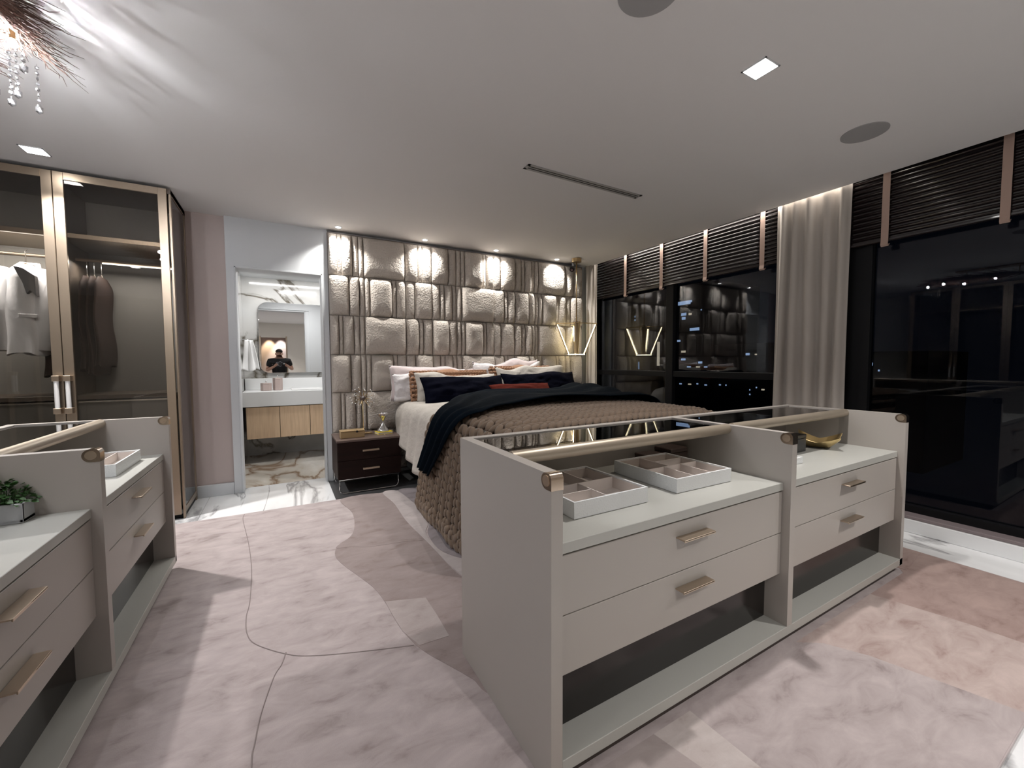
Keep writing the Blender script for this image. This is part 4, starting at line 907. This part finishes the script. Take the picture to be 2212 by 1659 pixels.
obj('mouth', tube(nb(), [(cx - .022, cy + .112, 1.43), (cx, cy + .117, 1.428), (cx + .022, cy + .112, 1.43)], .005, 6), M_hair, ps)
pr_ = nb()
for ox in (-.035, .035):
    lathe(pr_, [(.022, 0), (.030, 0), (.030, .003), (.022, .003)], (ox, 0, 0), 18, True); lathe(pr_, [(.008, 0), (.008, .003)], (ox + .006, 0, 0), 10)
tube(pr_, [(.085 * math.cos(a), .055 * math.sin(a) + .008 * math.sin(a * 6), 0) for a in [2 * PI * k / 30 for k in range(31)]], .005, 5)
bmesh.ops.rotate(pr_, verts=pr_.verts, matrix=Matrix.Rotation(PI / 2, 3, 'X')); bmesh.ops.translate(pr_, verts=pr_.verts, vec=(cx, cy + .215, 1.20)); obj('shirt_print', pr_, M_print, ps)
for sg, hx, hy in ((-1, cx - .10, cy + .32), (1, cx + .17, cy + .34)):
    obj('palm', tube(nb(), [(hx, hy, 1.15), (hx - sg * .012, hy + .03, 1.165), (hx - sg * .02, hy + .055, 1.18)], [.026, .034, .028], 10), M_skin, ps, True)
    for k in range(4): obj('finger', tube(nb(), [(hx - sg * .018, hy + .045, 1.15 + .019 * k), (hx - sg * .03, min(-.014, hy + .075), 1.152 + .019 * k), (hx - sg * (.052 - .004 * abs(k - 1.5)), min(-.013, hy + .07), 1.155 + .019 * k)], [.009, .008, .007], 6), M_skin, ps, True)
    obj('thumb', tube(nb(), [(hx - sg * .01, hy + .02, 1.19), (hx - sg * .03, hy + .035, 1.205), (hx - sg * .05, hy + .03, 1.21)], [.011, .010, .008], 6), M_skin, ps, True)
t = thing('phone', 'black phone held upright by the man in the bathroom mirror', 'phone', (0, -.01, 1.16))
obj('phone_body', B(-.075, .08, -.014, -.006, 1.155, 1.228, .003, 2), M_phone, t)
obj('camera_bump', B(.045, .072, -.0058, -.0035, 1.192, 1.222), M_silver, t)
obj('screen', B(-.072, .077, -.0155, -.0142, 1.158, 1.225), emis('phone_screen', (.7, .75, .8), .8), t)

# ------------------------------------------------------------------ city outside
LIT = [(33.9, 35.7, 8.5, 8.9), (33.7, 34.3, 8.7, 8.9), (34.5, 35.2, 7.1, 7.4), (33.7, 34.1, 7.1, 7.3), (34.6, 35.1, 6.6, 6.9), (32.6, 33.9, 5.1, 5.4), (35.3, 35.8, 3.8, 4.0), (34.5, 35.1, 2.4, 2.6), (34.5, 35.1, 1.4, 1.6), (32.1, 32.6, 1.0, 1.2), (31.4, 31.8, .5, .6), (32.4, 32.9, .5, .6), (33.7, 34.2, .5, .6), (32.3, 32.4, 7.5, 7.6), (35.0, 35.3, -1.7, -1.6), (33.6, 34.0, -1.7, -1.6), (32.6, 32.8, -1.6, -1.5), (31.4, 31.7, -1.7, -1.6)]
LIT2 = [(43.0, 43.2, 7.7, 7.9), (43.0, 43.2, 7.2, 7.4), (42.2, 42.4, .2, 1.2), (38.6, 39.0, .7, 3.9)]
LIT3 = [(29.6, 29.8, -1.6, -1.5), (28.9, 29.0, -1.6, -1.5), (25.4, 25.5, -1.7, -1.6), (24.6, 24.9, -1.9, -1.8), (26.1, 26.2, -2.0, -1.9), (26.1, 26.2, -2.5, -2.4), (26.3, 26.7, 1.9, 2.1), (25.5, 25.7, 1.9, 2.0)]
LIT4 = [(15.9, 16.0, .9, 1.0), (15.5, 15.7, .8, 1.0), (15.0, 15.1, .3, .4)]
def building(y0, y1, z0, z1, lits, label, dim=(0, 0)):
    t = thing('apartment_building', label, 'building', (45, (y0 + y1) / 2, z0), 0, 'dark buildings outside the windows')
    obj('facade', B(45.03, 55, y0, y1, z0, z1), M_bldg, t)
    nf = int((z1 - z0) / 3)
    for k in range(1, nf): obj('floor_band', B(44.99, 45.03, y0, y1, z0 + 3 * k, z0 + 3 * k + .15), M_bldg, t)
    for i, (a, b, c, d) in enumerate(lits): obj('lit_window', B(44.94, 45.03, a, b, c, d + .05), M_wlit2 if i % 4 == 3 else M_wlit, t)
building(31, 37.2, -8, 11, LIT, 'tall dark apartment tower with scattered lit windows, far beyond the bed window')
building(38, 45, -8, 9.5, LIT2, 'darker tower left of the lit apartment tower, seen through the far window')
building(24, 30.5, -8, 3.2, LIT3, 'low dark building with a few lights, beside the middle curtain')
building(12, 18, -8, 2.0, LIT4, 'distant dark building with tiny lights seen through the right window')
